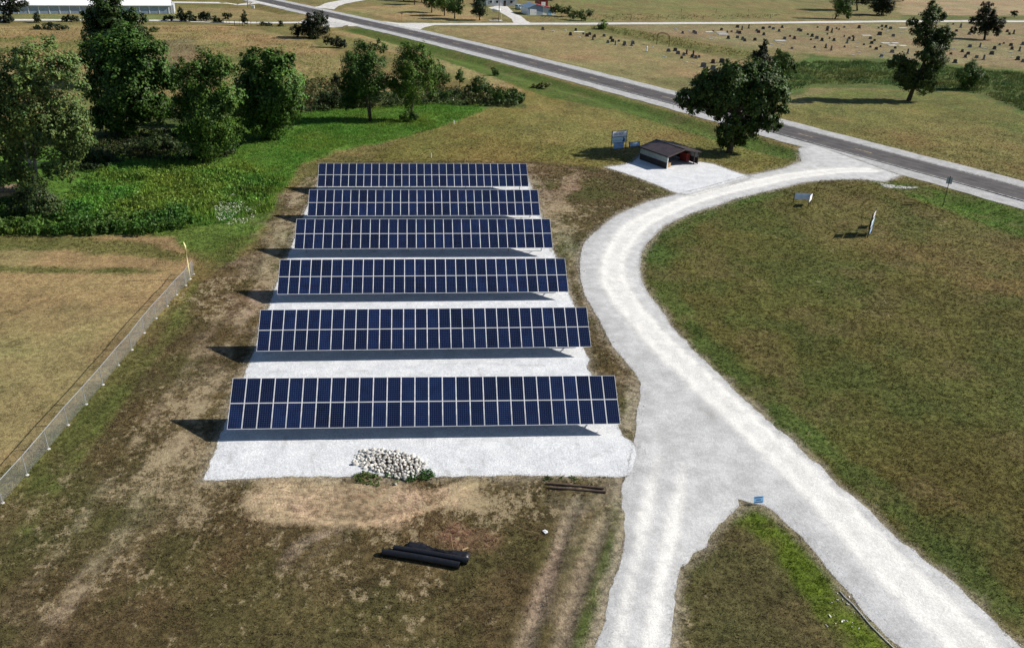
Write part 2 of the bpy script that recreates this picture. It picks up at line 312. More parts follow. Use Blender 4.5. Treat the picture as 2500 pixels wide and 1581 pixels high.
def bump(m, src, strength, dist):
    b = node(m, 'ShaderNodeBump'); b.inputs['Strength'].default_value = strength; b.inputs['Distance'].default_value = dist
    m.node_tree.links.new(src, b.inputs['Height'])
    m.node_tree.links.new(b.outputs[0], m.node_tree.nodes['Principled BSDF'].inputs['Normal'])
def attr(m, name):
    a = node(m, 'ShaderNodeAttribute'); a.attribute_name = name; return a
def speckle(m, color, amt=.25, scale=3.0, rough_scale=None):
    """mottle a plain colour so that no surface is uniform"""
    n = noise_node(m, scale, 5, .65); f = ramp(m, n.outputs[0], .3, .7, 1-amt, 1+amt)
    v = node(m, 'ShaderNodeVectorMath', operation='SCALE'); v.inputs[0].default_value = color
    m.node_tree.links.new(f, v.inputs['Scale']); m.node_tree.links.new(v.outputs[0], m.node_tree.nodes['Principled BSDF'].inputs['Base Color'])
    return m

M = {}
# ground cover
m = M['ground'] = mat('ground_cover', rough=.95, spec=.1); N, L, B = nt(m)
ca = attr(m, 'tone'); sa = attr(m, 'straw')
n1 = noise_node(m, 2.2, 8, .72); n2 = noise_node(m, 1.25, 7, .74, scaled(m, (1.0, .7, 1.0))); n3 = noise_node(m, 9.0, 4, .75)
f = ramp(m, n1.outputs[0], .30, .70, .48, 1.55)
rg = attr(m, 'coarse'); f = math_node(m, 'ADD', 1.0, math_node(m, 'MULTIPLY', math_node(m, 'SUBTRACT', f, 1.0), rg.outputs['Fac']))
vm = node(m, 'ShaderNodeVectorMath', operation='SCALE'); L.new(ca.outputs['Color'], vm.inputs[0]); L.new(f, vm.inputs['Scale'])
f3 = ramp(m, n3.outputs[0], .3, .7, .72, 1.28)
vm2 = node(m, 'ShaderNodeVectorMath', operation='SCALE'); L.new(vm.outputs[0], vm2.inputs[0]); L.new(f3, vm2.inputs['Scale'])
thr = math_node(m, 'SUBTRACT', n2.outputs[0], math_node(m, 'SUBTRACT', .72, math_node(m, 'MULTIPLY', sa.outputs['Fac'], .30)))
sm = ramp(m, math_node(m, 'ADD', thr, math_node(m, 'MULTIPLY', math_node(m, 'SUBTRACT', n1.outputs[0], .5), .35)), .0, .10, 0, .72)
stc = mix(m, n3.outputs[0], (.22, .165, .095), (.44, .36, .225))
L.new(mix(m, sm, vm2.outputs[0], stc), B.inputs['Base Color'])
bump(m, math_node(m, 'ADD', n1.outputs[0], math_node(m, 'MULTIPLY', n3.outputs[0], .4)), 1.0, .10)
# grass blades, leaves: colour from the plant, light passes through
def leaf_material(name, rough=.55, trans=.3, spec=.25):
    m = mat(name, rough=rough, spec=spec); N, L, B = nt(m); a = attr(m, 'tone'); L.new(a.outputs['Color'], B.inputs['Base Color'])
    tr = node(m, 'ShaderNodeBsdfTranslucent'); ms = node(m, 'ShaderNodeMixShader'); ms.inputs[0].default_value = trans
    hs = node(m, 'ShaderNodeHueSaturation'); hs.inputs['Saturation'].default_value = 1.0; hs.inputs['Value'].default_value = 1.3
    L.new(a.outputs['Color'], hs.inputs['Color']); L.new(hs.outputs[0], tr.inputs['Color'])
    L.new(B.outputs[0], ms.inputs[1]); L.new(tr.outputs[0], ms.inputs[2]); L.new(ms.outputs[0], N['Material Output'].inputs[0]); return m
M['grass'] = leaf_material('grass_blade', .8, .2, .1); M['leaf'] = leaf_material('leaf', .55, .20, .18)
# gravel
def gravel(name, col_a, col_b, track=False, scuff=False):
    m = mat(name, rough=.92, spec=.15); N, L, B = nt(m)
    n1 = noise_node(m, 9, 4, .85); n2 = noise_node(m, .7, 6, .65); n3 = noise_node(m, 3.0, 5, .7)
    c = mix(m, ramp(m, n2.outputs[0], .32, .70), col_a, col_b)
    if track:
        t = attr(m, 'track'); q = ramp(m, math_node(m, 'ADD', t.outputs['Fac'], math_node(m, 'MULTIPLY', math_node(m, 'SUBTRACT', n2.outputs[0], .5), .5)), .05, 1.0, 0, .95)
        c = mix(m, q, c, (.79, .77, .72)); dk = attr(m, 'damp')
        c = mix(m, ramp(m, math_node(m, 'ADD', dk.outputs['Fac'], math_node(m, 'MULTIPLY', math_node(m, 'SUBTRACT', n3.outputs[0], .5), 1.0)), .35, 1.1, 0, .75), c, (.25, .24, .225))
    if scuff:
        dk = attr(m, 'damp'); c = mix(m, ramp(m, math_node(m, 'ADD', dk.outputs['Fac'], math_node(m, 'MULTIPLY', math_node(m, 'SUBTRACT', n3.outputs[0], .5), .9)), .3, 1.0, 0, .7), c, (.33, .325, .31))
    f = math_node(m, 'MULTIPLY', ramp(m, n1.outputs[0], .25, .75, *((.78, 1.16) if track else (.66, 1.25))), ramp(m, n3.outputs[0], .3, .7, .93, 1.06))
    v = node(m, 'ShaderNodeVectorMath', operation='SCALE'); L.new(c, v.inputs[0]); L.new(f, v.inputs['Scale'])
    L.new(v.outputs[0], B.inputs['Base Color'])
    bump(m, math_node(m, 'ADD', n1.outputs[0], math_node(m, 'MULTIPLY', n3.outputs[0], .8)), .9, .035); return m
M['pad'] = gravel('white_limestone_gravel', (.56, .572, .588), (.69, .694, .702), scuff=True)
M['drive'] = gravel('drive_gravel', (.43, .427, .422), (.57, .567, .562), True)
M['lane'] = gravel('lane_gravel', (.50, .48, .45), (.66, .64, .61))
M['shoulder'] = gravel('shoulder_gravel', (.34, .335, .33), (.47, .465, .46))
# asphalt, patched and tyre-worn
m = M['asphalt'] = mat('asphalt', rough=.85, spec=.2); N, L, B = nt(m)
w = attr(m, 'wear'); n1 = noise_node(m, .35, 6, .7); n2 = noise_node(m, 6, 3, .7)
c = mix(m, ramp(m, n1.outputs[0], .35, .65), (.048, .045, .048), (.092, .083, .083))
c = mix(m, math_node(m, 'MULTIPLY', w.outputs['Fac'], .5), c, (.15, .138, .132))
v = node(m, 'ShaderNodeVectorMath', operation='SCALE'); L.new(c, v.inputs[0]); L.new(ramp(m, n2.outputs[0], .25, .75, .8, 1.2), v.inputs['Scale']); L.new(v.outputs[0], B.inputs['Base Color'])
def worn_paint(name, col, lo):
    m = mat(name, rough=.7); N, L, B = nt(m); n = noise_node(m, 1.6, 6, .75)
    L.new(mix(m, ramp(m, n.outputs[0], lo, lo+.25), (.16, .15, .14), col), B.inputs['Base Color']); return m
M['white_paint'] = worn_paint('worn_white_paint', (.70, .70, .68), .36)
M['yellow_paint'] = worn_paint('worn_yellow_paint', (.62, .46, .24), .34)
# solar cells: dark silicon under glass, six by twelve cells with pale grid lines and busbars
m = M['cells'] = mat('solar_cells', rough=.10, spec=.3); N, L, B = nt(m)
uv = node(m, 'ShaderNodeUVMap'); sx = node(m, 'ShaderNodeSeparateXYZ'); L.new(uv.outputs[0], sx.inputs[0])
oi = node(m, 'ShaderNodeObjectInfo')
def grid(u, n, w):
    fr = math_node(m, 'FRACT', math_node(m, 'MULTIPLY', u, n), 0)
    return math_node(m, 'GREATER_THAN', math_node(m, 'ABSOLUTE', math_node(m, 'SUBTRACT', fr, .5), 0), .5-w)
gx = grid(sx.outputs[0], 6, .022); gy = grid(sx.outputs[1], 12, .022); bb = grid(sx.outputs[0], 18, .020)
cellc = mix(m, oi.outputs['Random'], (.0014, .0036, .016), (.0060, .0160, .064))
pn = noise_node(m, 1.1, 3, .5); cellc = mix(m, ramp(m, pn.outputs[0], .35, .7), cellc, (.003, .0075, .034))
c = mix(m, math_node(m, 'MULTIPLY', bb, .22), cellc, (.09, .12, .22))
c = mix(m, math_node(m, 'MULTIPLY', math_node(m, 'MAXIMUM', gx, gy), .55), c, (.17, .21, .32))
ed = math_node(m, 'MAXIMUM', math_node(m, 'GREATER_THAN', math_node(m, 'ABSOLUTE', math_node(m, 'SUBTRACT', sx.outputs[0], .5), 0), .4935),
               math_node(m, 'GREATER_THAN', math_node(m, 'ABSOLUTE', math_node(m, 'SUBTRACT', sx.outputs[1], .5), 0), .4965))
L.new(mix(m, ed, c, (.62, .64, .66)), B.inputs['Base Color'])
M['alu'] = speckle(mat('anodised_aluminium', rough=.45, metal=.0, spec=.5), (.66, .66, .675), .08, 2)
M['steel'] = speckle(mat('galvanised_steel', rough=.45, metal=.6), (.42, .43, .44), .2, 4)
M['wire'] = speckle(mat('fence_wire', rough=.5, metal=.3), (.34, .35, .34), .15, 3)
m = M['stone'] = speckle(mat('limestone', rough=.9), (.52, .51, .485), .35, 5); lk = m.node_tree.links; bi = m.node_tree.nodes['Principled BSDF'].inputs['Base Color']; src = bi.links[0].from_socket
oi_ = node(m, 'ShaderNodeObjectInfo'); lk.new(mix(m, 1.0, src, mix(m, oi_.outputs['Random'], (.62, .61, .59), (1.28, 1.25, 1.18)), 'MULTIPLY'), bi)
m = M['pebble'] = mat('loose_pebble', rough=.9, spec=.1); m.node_tree.links.new(attr(m, 'tone').outputs['Color'], m.node_tree.nodes['Principled BSDF'].inputs['Base Color'])
M['bed'] = speckle(mat('gap_shade_bed', rough=.95, spec=.1), (.075, .062, .045), .4, 4)  # near-black mound; shade between the stones put into its colour
M['bark'] = speckle(mat('bark', rough=.95, spec=.1), (.085, .068, .05), .4, 3)
M['palebark'] = speckle(mat('pale_bark', rough=.9, spec=.1), (.30, .275, .225), .3, 3)
M['black'] = speckle(mat('black_plastic', rough=.38, spec=.5), (.012, .012, .015), .3, 4)
M['rust'] = speckle(mat('rusty_steel', rough=.8), (.085, .058, .046), .35, 4)
M['roof'] = None
m = M['roof'] = mat('brown_metal_roof', rough=.42, spec=.5); N, L, B = nt(m); n1 = noise_node(m, 1.2, 4, .6)
L.new(mix(m, ramp(m, n1.outputs[0], .3, .7), (.040, .029, .031), (.066, .047, .046)), B.inputs['Base Color'])
M['shaded_cream'] = speckle(mat('shaded_cream_sheet', rough=.5), (.27, .30, .28), .15, 2)  # cream sheet darkened to greenish grey, the wall's shade put into it
M['darkwall'] = speckle(mat('dark_brown_sheet', rough=.6), (.030, .024, .022), .2, 2)
M['red'] = speckle(mat('red_paint', rough=.5), (.20, .030, .024), .25, 3)
M['redroof'] = speckle(mat('red_metal_roof', rough=.45), (.34, .055, .06), .15, 1)
M['wood'] = speckle(mat('weathered_wood', rough=.9, spec=.1), (.20, .15, .10), .3, 4)
M['plywood'] = speckle(mat('tan_plywood', rough=.85, spec=.1), (.42, .30, .16), .2, 4)
M['darkwood'] = speckle(mat('dark_wood', rough=.9, spec=.1), (.05, .04, .032), .3, 4)
M['white'] = speckle(mat('white_paint', rough=.5), (.74, .75, .76), .08, 1)
M['roofwhite'] = speckle(mat('white_metal_roof', rough=.4), (.82, .82, .82), .05, .4)
M['door'] = speckle(mat('blue_grey_roller_door', rough=.5), (.30, .37, .46), .10, .8)
M['wallgrey'] = speckle(mat('pale_grey_siding', rough=.6), (.42, .44, .46), .10, .8)
M['bluewall'] = speckle(mat('blue_grey_siding', rough=.6), (.28, .35, .45), .12, .8)
M['blueroof'] = speckle(mat('sky_tinted_shingles', rough=.6), (.20, .29, .38), .2, 1)  # blue of the garage's left slope is reflected sky put into the colour
M['yellow'] = speckle(mat('pale_yellow_paint', rough=.5), (.66, .60, .30), .12, 3)
M['orange'] = speckle(mat('orange_plastic', rough=.5), (.55, .16, .05), .1, 3)
M['signwhite'] = speckle(mat('sign_white', rough=.5), (.84, .84, .86), .06, 2)
M['signteal'] = speckle(mat('sign_pale_teal', rough=.5), (.60, .76, .80), .12, 2)
M['signblue'] = speckle(mat('sign_blue', rough=.5), (.30, .44, .72), .15, 2)
M['ink'] = speckle(mat('dark_lettering', rough=.6), (.20, .17, .24), .15, 6)
M['inkblue'] = speckle(mat('navy_lettering', rough=.6), (.03, .06, .16), .15, 6)
M['skyblue'] = speckle(mat('light_blue_print', rough=.5), (.25, .50, .78), .1, 6)
M['granite'] = speckle(mat('grey_granite', rough=.55), (.15, .15, .155), .35, 2)
M['darkgranite'] = speckle(mat('dark_granite', rough=.5), (.06, .057, .057), .3, 2)
M['redgranite'] = speckle(mat('red_brown_granite', rough=.5), (.085, .05, .042), .3, 2)
M['palestone'] = speckle(mat('pale_marble', rough=.7), (.52, .51, .48), .2, 2)
M['concrete'] = speckle(mat('concrete', rough=.9), (.60, .59, .57), .12, 1)
M['card'] = speckle(mat('cardboard', rough=.9), (.34, .23, .13), .15, 3)
M['carblue'] = speckle(mat('pale_blue_car_paint', rough=.25), (.30, .42, .52), .05, 1)
M['glass'] = mat('dark_window', (.02, .025, .03), .08, 0, .5)
M['tyre'] = mat('tyre_rubber', (.02, .02, .02), .9, 0, .2)

# ------------------------------------------------------------------ object helpers
def link(o, parent=None):
    COL.objects.link(o)
    if parent is not None: o.parent = parent
    return o
def tag(o, label=None, cat=None, group=None, kind=None):
    for k, v in (('label', label), ('category', cat), ('group', group), ('kind', kind)):
        if v: o[k] = v
    return o
def empty(name, loc, rz=0.0, **kw):
    o = bpy.data.objects.new(name, None); o.empty_display_size = .3; o.location = loc; o.rotation_euler = (0, 0, rz); link(o); return tag(o, **kw)
def mesh_np(name, V, F, material, parent=None, attrs=None, smooth_=False):
    """V (n,3), F list/array of equal-size faces"""
    me = bpy.data.meshes.new(name); V = np.ascontiguousarray(V, dtype=np.float32); F = np.ascontiguousarray(F, dtype=np.int32)
    k = F.shape[1]; me.vertices.add(len(V)); me.vertices.foreach_set('co', V.ravel())
    me.loops.add(F.size); me.loops.foreach_set('vertex_index', F.ravel())
    me.polygons.add(len(F)); me.polygons.foreach_set('loop_start', np.arange(0, F.size, k, dtype=np.int32))
    if smooth_: me.polygons.foreach_set('use_smooth', np.ones(len(F), bool))
    for nm, a in (attrs or {}).items():
        a = np.asarray(a, dtype=np.float32)
        if a.ndim == 2:
            at = me.attributes.new(nm, 'FLOAT_COLOR', 'POINT'); at.data.foreach_set('color', np.concatenate([a, np.ones((len(a), 1), np.float32)], 1).ravel())
        else:
            at = me.attributes.new(nm, 'FLOAT', 'POINT'); at.data.foreach_set('value', a)
    me.update(calc_edges=True); me.validate()
    me.materials.append(material)
    return link(bpy.data.objects.new(name, me), parent)
class MB:
    """collects boxes, bars, tubes and panels into one mesh"""
    def __init__(s): s.v = []; s.f = []
    def add(s, V, F):
        n = len(s.v); s.v += [tuple(map(float, p)) for p in V]; s.f += [tuple(i+n for i in q) for q in F]; return s
    def box(s, c, d, rz=0, R=None):
        hx, hy, hz = d[0]/2, d[1]/2, d[2]/2
        P = [Vector((x, y, z)) for z in (-hz, hz) for x, y in ((-hx, -hy), (hx, -hy), (hx, hy), (-hx, hy))]
        R = R or Matrix.Rotation(rz, 3, 'Z'); P = [R@p+Vector(c) for p in P]
        return s.add(P, [(3, 2, 1, 0), (4, 5, 6, 7), (0, 1, 5, 4), (1, 2, 6, 5), (2, 3, 7, 6), (3, 0, 4, 7)])
    def tube(s, pts, rad, n=8, cap=True):
        pts = [Vector(p) for p in pts]; rad = rad if isinstance(rad, (list, tuple)) else [rad]*len(pts); base = len(s.v)
        for i, p in enumerate(pts):
            t = (pts[min(i+1, len(pts)-1)]-pts[max(i-1, 0)]).normalized(); q = t.to_track_quat('Z', 'Y')
            for k in range(n):
                a = 2*math.pi*k/n; s.v.append(tuple(p+q@Vector((math.cos(a)*rad[i], math.sin(a)*rad[i], 0))))
        for i in range(len(pts)-1):
            for k in range(n):
                a = base+i*n+k; b = base+i*n+(k+1) % n; s.f.append((a, b, b+n, a+n))
        if cap: s.f.append(tuple(base+k for k in reversed(range(n)))); s.f.append(tuple(base+(len(pts)-1)*n+k for k in range(n)))
        return s
    def prism(s, poly, h, axis='z', off=0):
        n = len(poly)
        def q(p, w): return (p[0], p[1], w) if axis == 'z' else (p[0], w, p[1])
        V = [q(p, off) for p in poly]+[q(p, off+h) for p in poly]
        return s.add(V, [tuple(reversed(range(n))), tuple(range(n, 2*n))]+[(i, (i+1) % n, (i+1) % n+n, i+n) for i in range(n)])
    def mesh(s, name, smooth_=False):
        me = bpy.data.meshes.new(name); me.from_pydata(s.v, [], s.f); me.update()
        bm = bmesh.new(); bm.from_mesh(me); bmesh.ops.recalc_face_normals(bm, faces=bm.faces); bm.to_mesh(me); bm.free()
        if smooth_: me.polygons.foreach_set('use_smooth', np.ones(len(me.polygons), bool))
        return me
    def build(s, name, material, parent=None, smooth_=False):
        me = s.mesh(name, smooth_); me.materials.append(material); return link(bpy.data.objects.new(name, me), parent)
def inst(name, me, parent=None, loc=(0, 0, 0), rot=(0, 0, 0), sc=(1, 1, 1)):
    o = bpy.data.objects.new(name, me); o.location = loc; o.rotation_euler = rot; o.scale = sc; return link(o, parent)
def zat(x, y): return float(gh(np.array([x]), np.array([y]))[0])

# ------------------------------------------------------------------ ground
def axis_pts(segs):
    out = []
    for a, b, s in segs: out += list(np.arange(a, b, s))
    out.append(segs[-1][1]); return np.array(out)
xs = axis_pts([(-1500, -400, 60), (-400, -160, 8), (-160, -60, 2.0), (-60, -30, .8), (-30, 40, .36), (40, 100, .8), (100, 240, 1.6), (240, 500, 8), (500, 1600, 60)])
ys = axis_pts([(-300, -60, 20), (-60, -22, 2), (-22, -16, .7), (-16, 24, .36), (24, 95, .7), (95, 180, 1.1), (180, 340, 2.0), (340, 500, 8), (500, 2200, 80)])
X, Y = np.meshgrid(xs, ys); xf = X.ravel(); yf = Y.ravel()
gc, gs = ground_colour(xf, yf)
nx, ny = len(xs), len(ys); ii, jj = np.meshgrid(np.arange(nx-1), np.arange(ny-1)); a = (jj*nx+ii).ravel()
gz = gh(xf, yf)
# wheel ruts pressed into the soft soil by the drive
for rp in ([(1412, 1212), (1385, 1270), (1362, 1340), (1330, 1430), (1296, 1530), (1255, 1660)], [(1482, 1255), (1462, 1310), (1432, 1380), (1405, 1460), (1382, 1530), (1345, 1660)]):
    rl = catmull(GP(rp), 1.0); dd = line_d(rl, xf, yf); gz = gz-0.14*np.exp(-(dd/.35)**2)+.07*np.exp(-((dd-.75)/.3)**2)
g = mesh_np('ground', np.stack([xf, yf, gz], 1), np.stack([a, a+1, a+nx+1, a+nx], 1), M['ground'], attrs={'tone': gc, 'straw': gs, 'coarse': 1-.6*smooth(.17, .24, gc[:, 0])*smooth(-20, -10, xf*0-15)*(xf < -15)*(yf < 50)}, smooth_=True)
tag(g, kind='structure')

# ------------------------------------------------------------------ sheets of gravel and road
def resample(poly, step, jit, seed):
    out = []; n = len(poly)
    for i in range(n):
        p = np.array(poly[i]); q = np.array(poly[(i+1) % n]); k = max(1, int(np.linalg.norm(q-p)/step))
        for t in range(k): out.append(p+(q-p)*t/k)
    out = np.array(out); t = np.roll(out, -1, 0)-np.roll(out, 1, 0); t /= np.linalg.norm(t, axis=1)[:, None]+1e-9
    nn = np.stack([-t[:, 1], t[:, 0]], 1); w = (fbm(out[:, 0], out[:, 1], .55, seed, 3)-.5)*2*jit
    return out+nn*w[:, None]
def sheet(name, poly, z, material, step=.7, bstep=.25, jit=.22, seed=1, attrs=None, edge=1.2):
    b = resample(poly, bstep, jit, seed); lo, hi = b.min(0), b.max(0)
    gx, gy = np.meshgrid(np.arange(lo[0], hi[0], step), np.arange(lo[1], hi[1], step)); gx = gx.ravel(); gy = gy.ravel()
    gx = gx+rng.uniform(-.2, .2, len(gx))*step; gy = gy+rng.uniform(-.2, .2, len(gy))*step
    k = poly_sd(poly, gx, gy) > step*.35+jit*.5; gx, gy = gx[k], gy[k]
    P = [Vector(p) for p in b]+[Vector((x, y)) for x, y in zip(gx, gy)]; n = len(b)
    V2, _, F, *_ = delaunay_2d_cdt(P, [(i, (i+1) % n) for i in range(n)], [], 1, 1e-4)
    V2 = np.array([tuple(v) for v in V2]); F = np.array([f for f in F if len(f) == 3])
    sd = np.maximum(poly_sd(poly, V2[:, 0], V2[:, 1]), 0); h = gh(V2[:, 0], V2[:, 1])+.004+(z-.004)*smooth(0, edge, sd)
    h += (fbm(V2[:, 0], V2[:, 1], 2.0, seed+5, 3)-.5)*.03*smooth(.2, 1.5, sd)
    return tag(mesh_np(name, np.column_stack([V2, h]), F, material, attrs=attrs(V2, sd) if attrs else None, smooth_=True), kind='structure')
SCUFF = [catmull(GP(p), .6) for p in ([(700, 1065), (694, 1105)], [(755, 1100), (764, 1142)], [(790, 1080), (786, 1110)], [(1233, 1066), (1246, 1086), (1295, 1108)], [(1400, 1076), (1430, 1106)], [(1062, 1120), (1090, 1150)], [(1125, 1122), (1150, 1152)],
         [(1180, 1120), (1176, 1150)], [(640, 905), (760, 912), (900, 905)], [(1000, 895), (1150, 888), (1330, 893)], [(1170, 900), (1174, 918)], [(560, 1130), (575, 1085)], [(1440, 1120), (1500, 1090)])]
def pad_attrs(V, sd):
    d = np.zeros(len(V))
    for l in SCUFF: d = np.maximum(d, np.exp(-(line_d(l, V[:, 0], V[:, 1])/.28)**2)*.75)
    return {'damp': d+.55*smooth(.9, .0, sd)*fbm(V[:, 0], V[:, 1], 1.5, 191, 3)}
sheet('gravel_pad', P_PAD, .05, M['pad'], .5, .22, .16, 3, pad_attrs)
sheet('gravel_apron', P_APRON, .055, M['pad'], .7, .25, .15, 4, lambda V, sd: {'damp': .45*smooth(1.0, .0, sd)*fbm(V[:, 0], V[:, 1], 1.5, 193, 3)})
def drive_attrs(V, sd):
    d = line_sd(TRACK, V[:, 0], V[:, 1]); d2 = line_sd(TRACK2, V[:, 0], V[:, 1])
    wob = (fbm(V[:, 0], V[:, 1], 9, 91, 2)-.5)*1.0; d = d+wob
    t = np.maximum(.62*np.exp(-(np.abs(d)/1.8)**3), np.maximum(np.exp(-((d-1.0)/.45)**2), np.exp(-((d+.9)/.45)**2)))
    t2 = np.maximum(np.exp(-((d2-.95)/.5)**2), np.exp(-((d2+.95)/.5)**2))*smooth(9, -3, V[:, 1])
    k = smooth(.0, 1.2, sd)
    damp = np.exp(-((d-2.5)/.7)**2)*.75*smooth(34, 8, V[:, 1])+np.exp(-((V[:, 0]-22.5)/1.9)**2-((V[:, 1]-10.5)/1.6)**2)*.6
    damp += .35*np.exp(-((d+2.3)/.4)**2)
    return {'track': np.maximum(t, t2)*k, 'damp': damp*k}
sheet('gravel_drive', P_DRIVE, .075, M['drive'], .55, .22, .13, 6, drive_attrs, 1.0)

def strip(name, pts, w0, w1, z, material, parent=None, jit=0, cuts=1, attrs=None, seed=2):
    """ribbon along a polyline between the offsets w0 and w1 (left positive)"""
    pts = np.asarray(pts); t = np.gradient(pts, axis=0); t /= np.linalg.norm(t, axis=1)[:, None]; nn = np.stack([-t[:, 1], t[:, 0]], 1)
    ws = np.linspace(w0, w1, cuts+1); V = []; W = []
    for j, w in enumerate(ws):
        q = pts+nn*w
        if jit and j in (0, cuts): q = q+nn*((fbm(q[:, 0], q[:, 1], 3, seed+j, 3)-.5)*2*jit)[:, None]
        V.append(np.column_stack([q, gh(q[:, 0], q[:, 1]) + z])); W.append(np.full(len(pts), w))
    V = np.stack(V, 1); n, k = V.shape[:2]; i, j = np.meshgrid(np.arange(n-1), np.arange(k-1), indexing='ij'); a = (i*k+j).ravel()
    W = np.stack(W, 1).ravel()
    return mesh_np(name, V.reshape(-1, 3), np.stack([a, a+1, a+k+1, a+k], 1), material, parent, attrs=attrs(W) if attrs else None)
hw = tag(strip('highway', HWY, -3.75, 3.75, .09, M['asphalt'], cuts=16,
               attrs=lambda W: {'wear': np.exp(-((np.abs(W)-.95)/.45)**2)*.7+np.exp(-((np.abs(W)-2.6)/.45)**2)*.8}), kind='structure')
strip('shoulder', HWY, -7.5, 7.3, .045, M['shoulder'], hw, jit=.5)
for s in (-1, 1):
    strip('edge_line', HWY, s*3.32, s*3.50, .096, M['white_paint'], hw)
acc = np.concatenate([[0], np.cumsum(np.linalg.norm(np.diff(HWY, axis=0), axis=1))])
def along(s): return np.array([np.interp(s, acc, HWY[:, 0]), np.interp(s, acc, HWY[:, 1])])
s0 = acc[np.argmin(np.hypot(HWY[:, 0]+62, HWY[:, 1]-314))]
for k in range(22):
    s = s0+5+k*12.2
    strip('lane_dash', np.array([along(s+q) for q in (0, .8, 1.6, 2.4, 3.2)]), -.09, .09, .097, M['yellow_paint'], hw)
# side lanes of pale gravel
def lane(name, px, w, z=.05, seed=3):
    return tag(strip(name, catmull(GP(px), 3.0), -w/2, w/2, z, M['lane'], jit=.35, cuts=2, seed=seed), kind='structure')
lane('farm_road', [(975, 61), (1060, 59.5), (1200, 59), (1400, 58.5), (1600, 57.5), (1840, 56.5), (2100, 53.5), (2300, 52.3), (2500, 52.8), (2900, 56)], 5.4)
lane('storage_lane', [(-250, 52), (0, 49.5), (150, 49), (420, 51), (560, 55), (700, 56), (790, 53), (850, 50)], 4.0, .052)
lane('upper_lane', [(405, 6.0), (500, 7.0), (580, 7.5), (640, 8)], 5.0, .052)
lane('barn_lane', [(790, 20), (815, 10), (850, 3), (900, -4), (980, -9)], 7.5, .052)
sheet('road_junction', GP([(935, 51), (1010, 56), (1060, 57), (1060, 62), (1036, 67), (1020, 76), (970, 64)]), .05, M['lane'], 2, 1, .3, 12)
sheet('lane_junction', GP([(735, 51), (800, 36), (850, 52), (900, 66), (820, 62), (735, 60)]), .048, M['lane'], 2, 1, .3, 13)
sheet('upper_junction', GP([(600, 3), (625, -4), (680, 12), (740, 27), (700, 22), (640, 11)]), .05, M['lane'], 2, 1, .3, 14)
sheet('farm_yard', GP([(1254, 56), (1249, 46), (1221, 30), (1192, 19.4), (1212, 15), (1239, 16), (1254, 31), (1273, 40), (1285, 51), (1297, 57.5)]), .045, M['lane'], 1.5, .8, .3, 15)
sheet('gravel_spill', GP([(2142, 446), (2190, 452), (2245, 456), (2215, 459), (2165, 457)]), .03, M['shoulder'], .6, .3, .15, 16)

# ------------------------------------------------------------------ solar arrays
ROWS = [(0.0671, 7.8484, .0015, -.2105), (0.0439, 19.6102, .0229, -.0519), (-.0742, 31.2951, -.0759, -.0136), (-.0065, 42.7983, .0812, -.0010),
        (.0328, 54.1159, -.0685, .0322), (-.0631, 65.6546, .0388, .0668)]
TILT, SLEN, AW, NC = 0.62063, 3.958, 28.4, 28
PW, PL, PT = AW/NC-.018, SLEN/2-.012, .036
me_cell = bpy.data.meshes.new('solar_panel')
bmx = MB().box((0, 0, 0), (PW-.05, PL-.05, PT-.010)); me_cell = bmx.mesh('solar_panel'); me_cell.materials.append(M['cells'])
uvl = me_cell.uv_layers.new(name='UVMap')
for lp in me_cell.loops:
    v = me_cell.vertices[lp.vertex_index].co; uvl.data[lp.index].uv = (v.x/(PW-.05)+.5, v.y/(PL-.05)+.5)
fb = MB(); fw = .021
for s in (-1, 1):
    fb.box((0, s*(PL-fw)/2, 0), (PW, fw, PT)); fb.box((s*(PW-fw)/2, 0, 0), (fw, PL-2*fw-.001, PT-.002))
me_frame = fb.mesh('frame'); me_frame.materials.append(M['alu'])
ct, st_ = math.cos(TILT), math.sin(TILT); RXT = Matrix.Rotation(TILT, 3, 'X')
ROWLAB = ['row of dark blue solar panels right behind the white rock pile', 'second row of solar panels counted from the white rock pile',
          'third row of solar panels counted from the white rock pile', 'fourth row of solar panels counted from the white rock pile',
          'fifth row of solar panels, last but one from the green creek bank', 'farthest row of solar panels, next to the open lawn and creek trees']
for r, (x0, y0, dz, slope) in enumerate(ROWS):
    root = empty('solar_array', (x0, y0, 0), 0, label=ROWLAB[r], cat='solar array', group='solar rows on the gravel pad')
    root.rotation_euler = (0, -math.atan(slope/(AW/2)), 0)
    H = .8+dz
    def at_s(x, s, off=0): return (x, s*ct-off*st_, H+s*st_+off*ct)
    for i in range(2):
        for j in range(NC):
            p = inst('solar_panel', me_cell, root, at_s(-AW/2+(j+.5)*AW/NC, (i+.5)*SLEN/2, -PT/2), (TILT+random.gauss(0, .0025), random.gauss(0, .003), 0))
            inst('frame', me_frame, p)
    for s in (.45, 1.5, 2.45, 3.5):                      # rails under the panels
        MB().box(at_s(0, s, -.085), (AW+.16, .05, .08), R=RXT).build('rail', M['steel'], root)
    for k in range(8):
        x = -AW/2+1.05+k*(AW-2.1)/7
        MB().box(at_s(x, SLEN/2, -.19), (.09, SLEN*.86, .12), R=RXT).build('rafter', M['steel'], root)
        top = at_s(x, SLEN*.5, -.2); pb = MB()
        zb = -1.0+.0; zt = top[2]
        for ox, wx, wy in ((0, .012, .16), (-.055, .012, .11), (.055, .012, .11)):
            pb.box((x+(0 if wx == .012 and wy == .16 else 0), top[1]+(ox if wy == .11 else 0), (zb+zt)/2), (wx if wy == .16 else .11, wy if wy == .16 else .012, zt-zb))
        pb.build('post', M['steel'], root)
        q = at_s(x, SLEN*.16, -.22); MB().tube([(x, top[1], .55), q], .035, 6).build('brace', M['steel'], root)

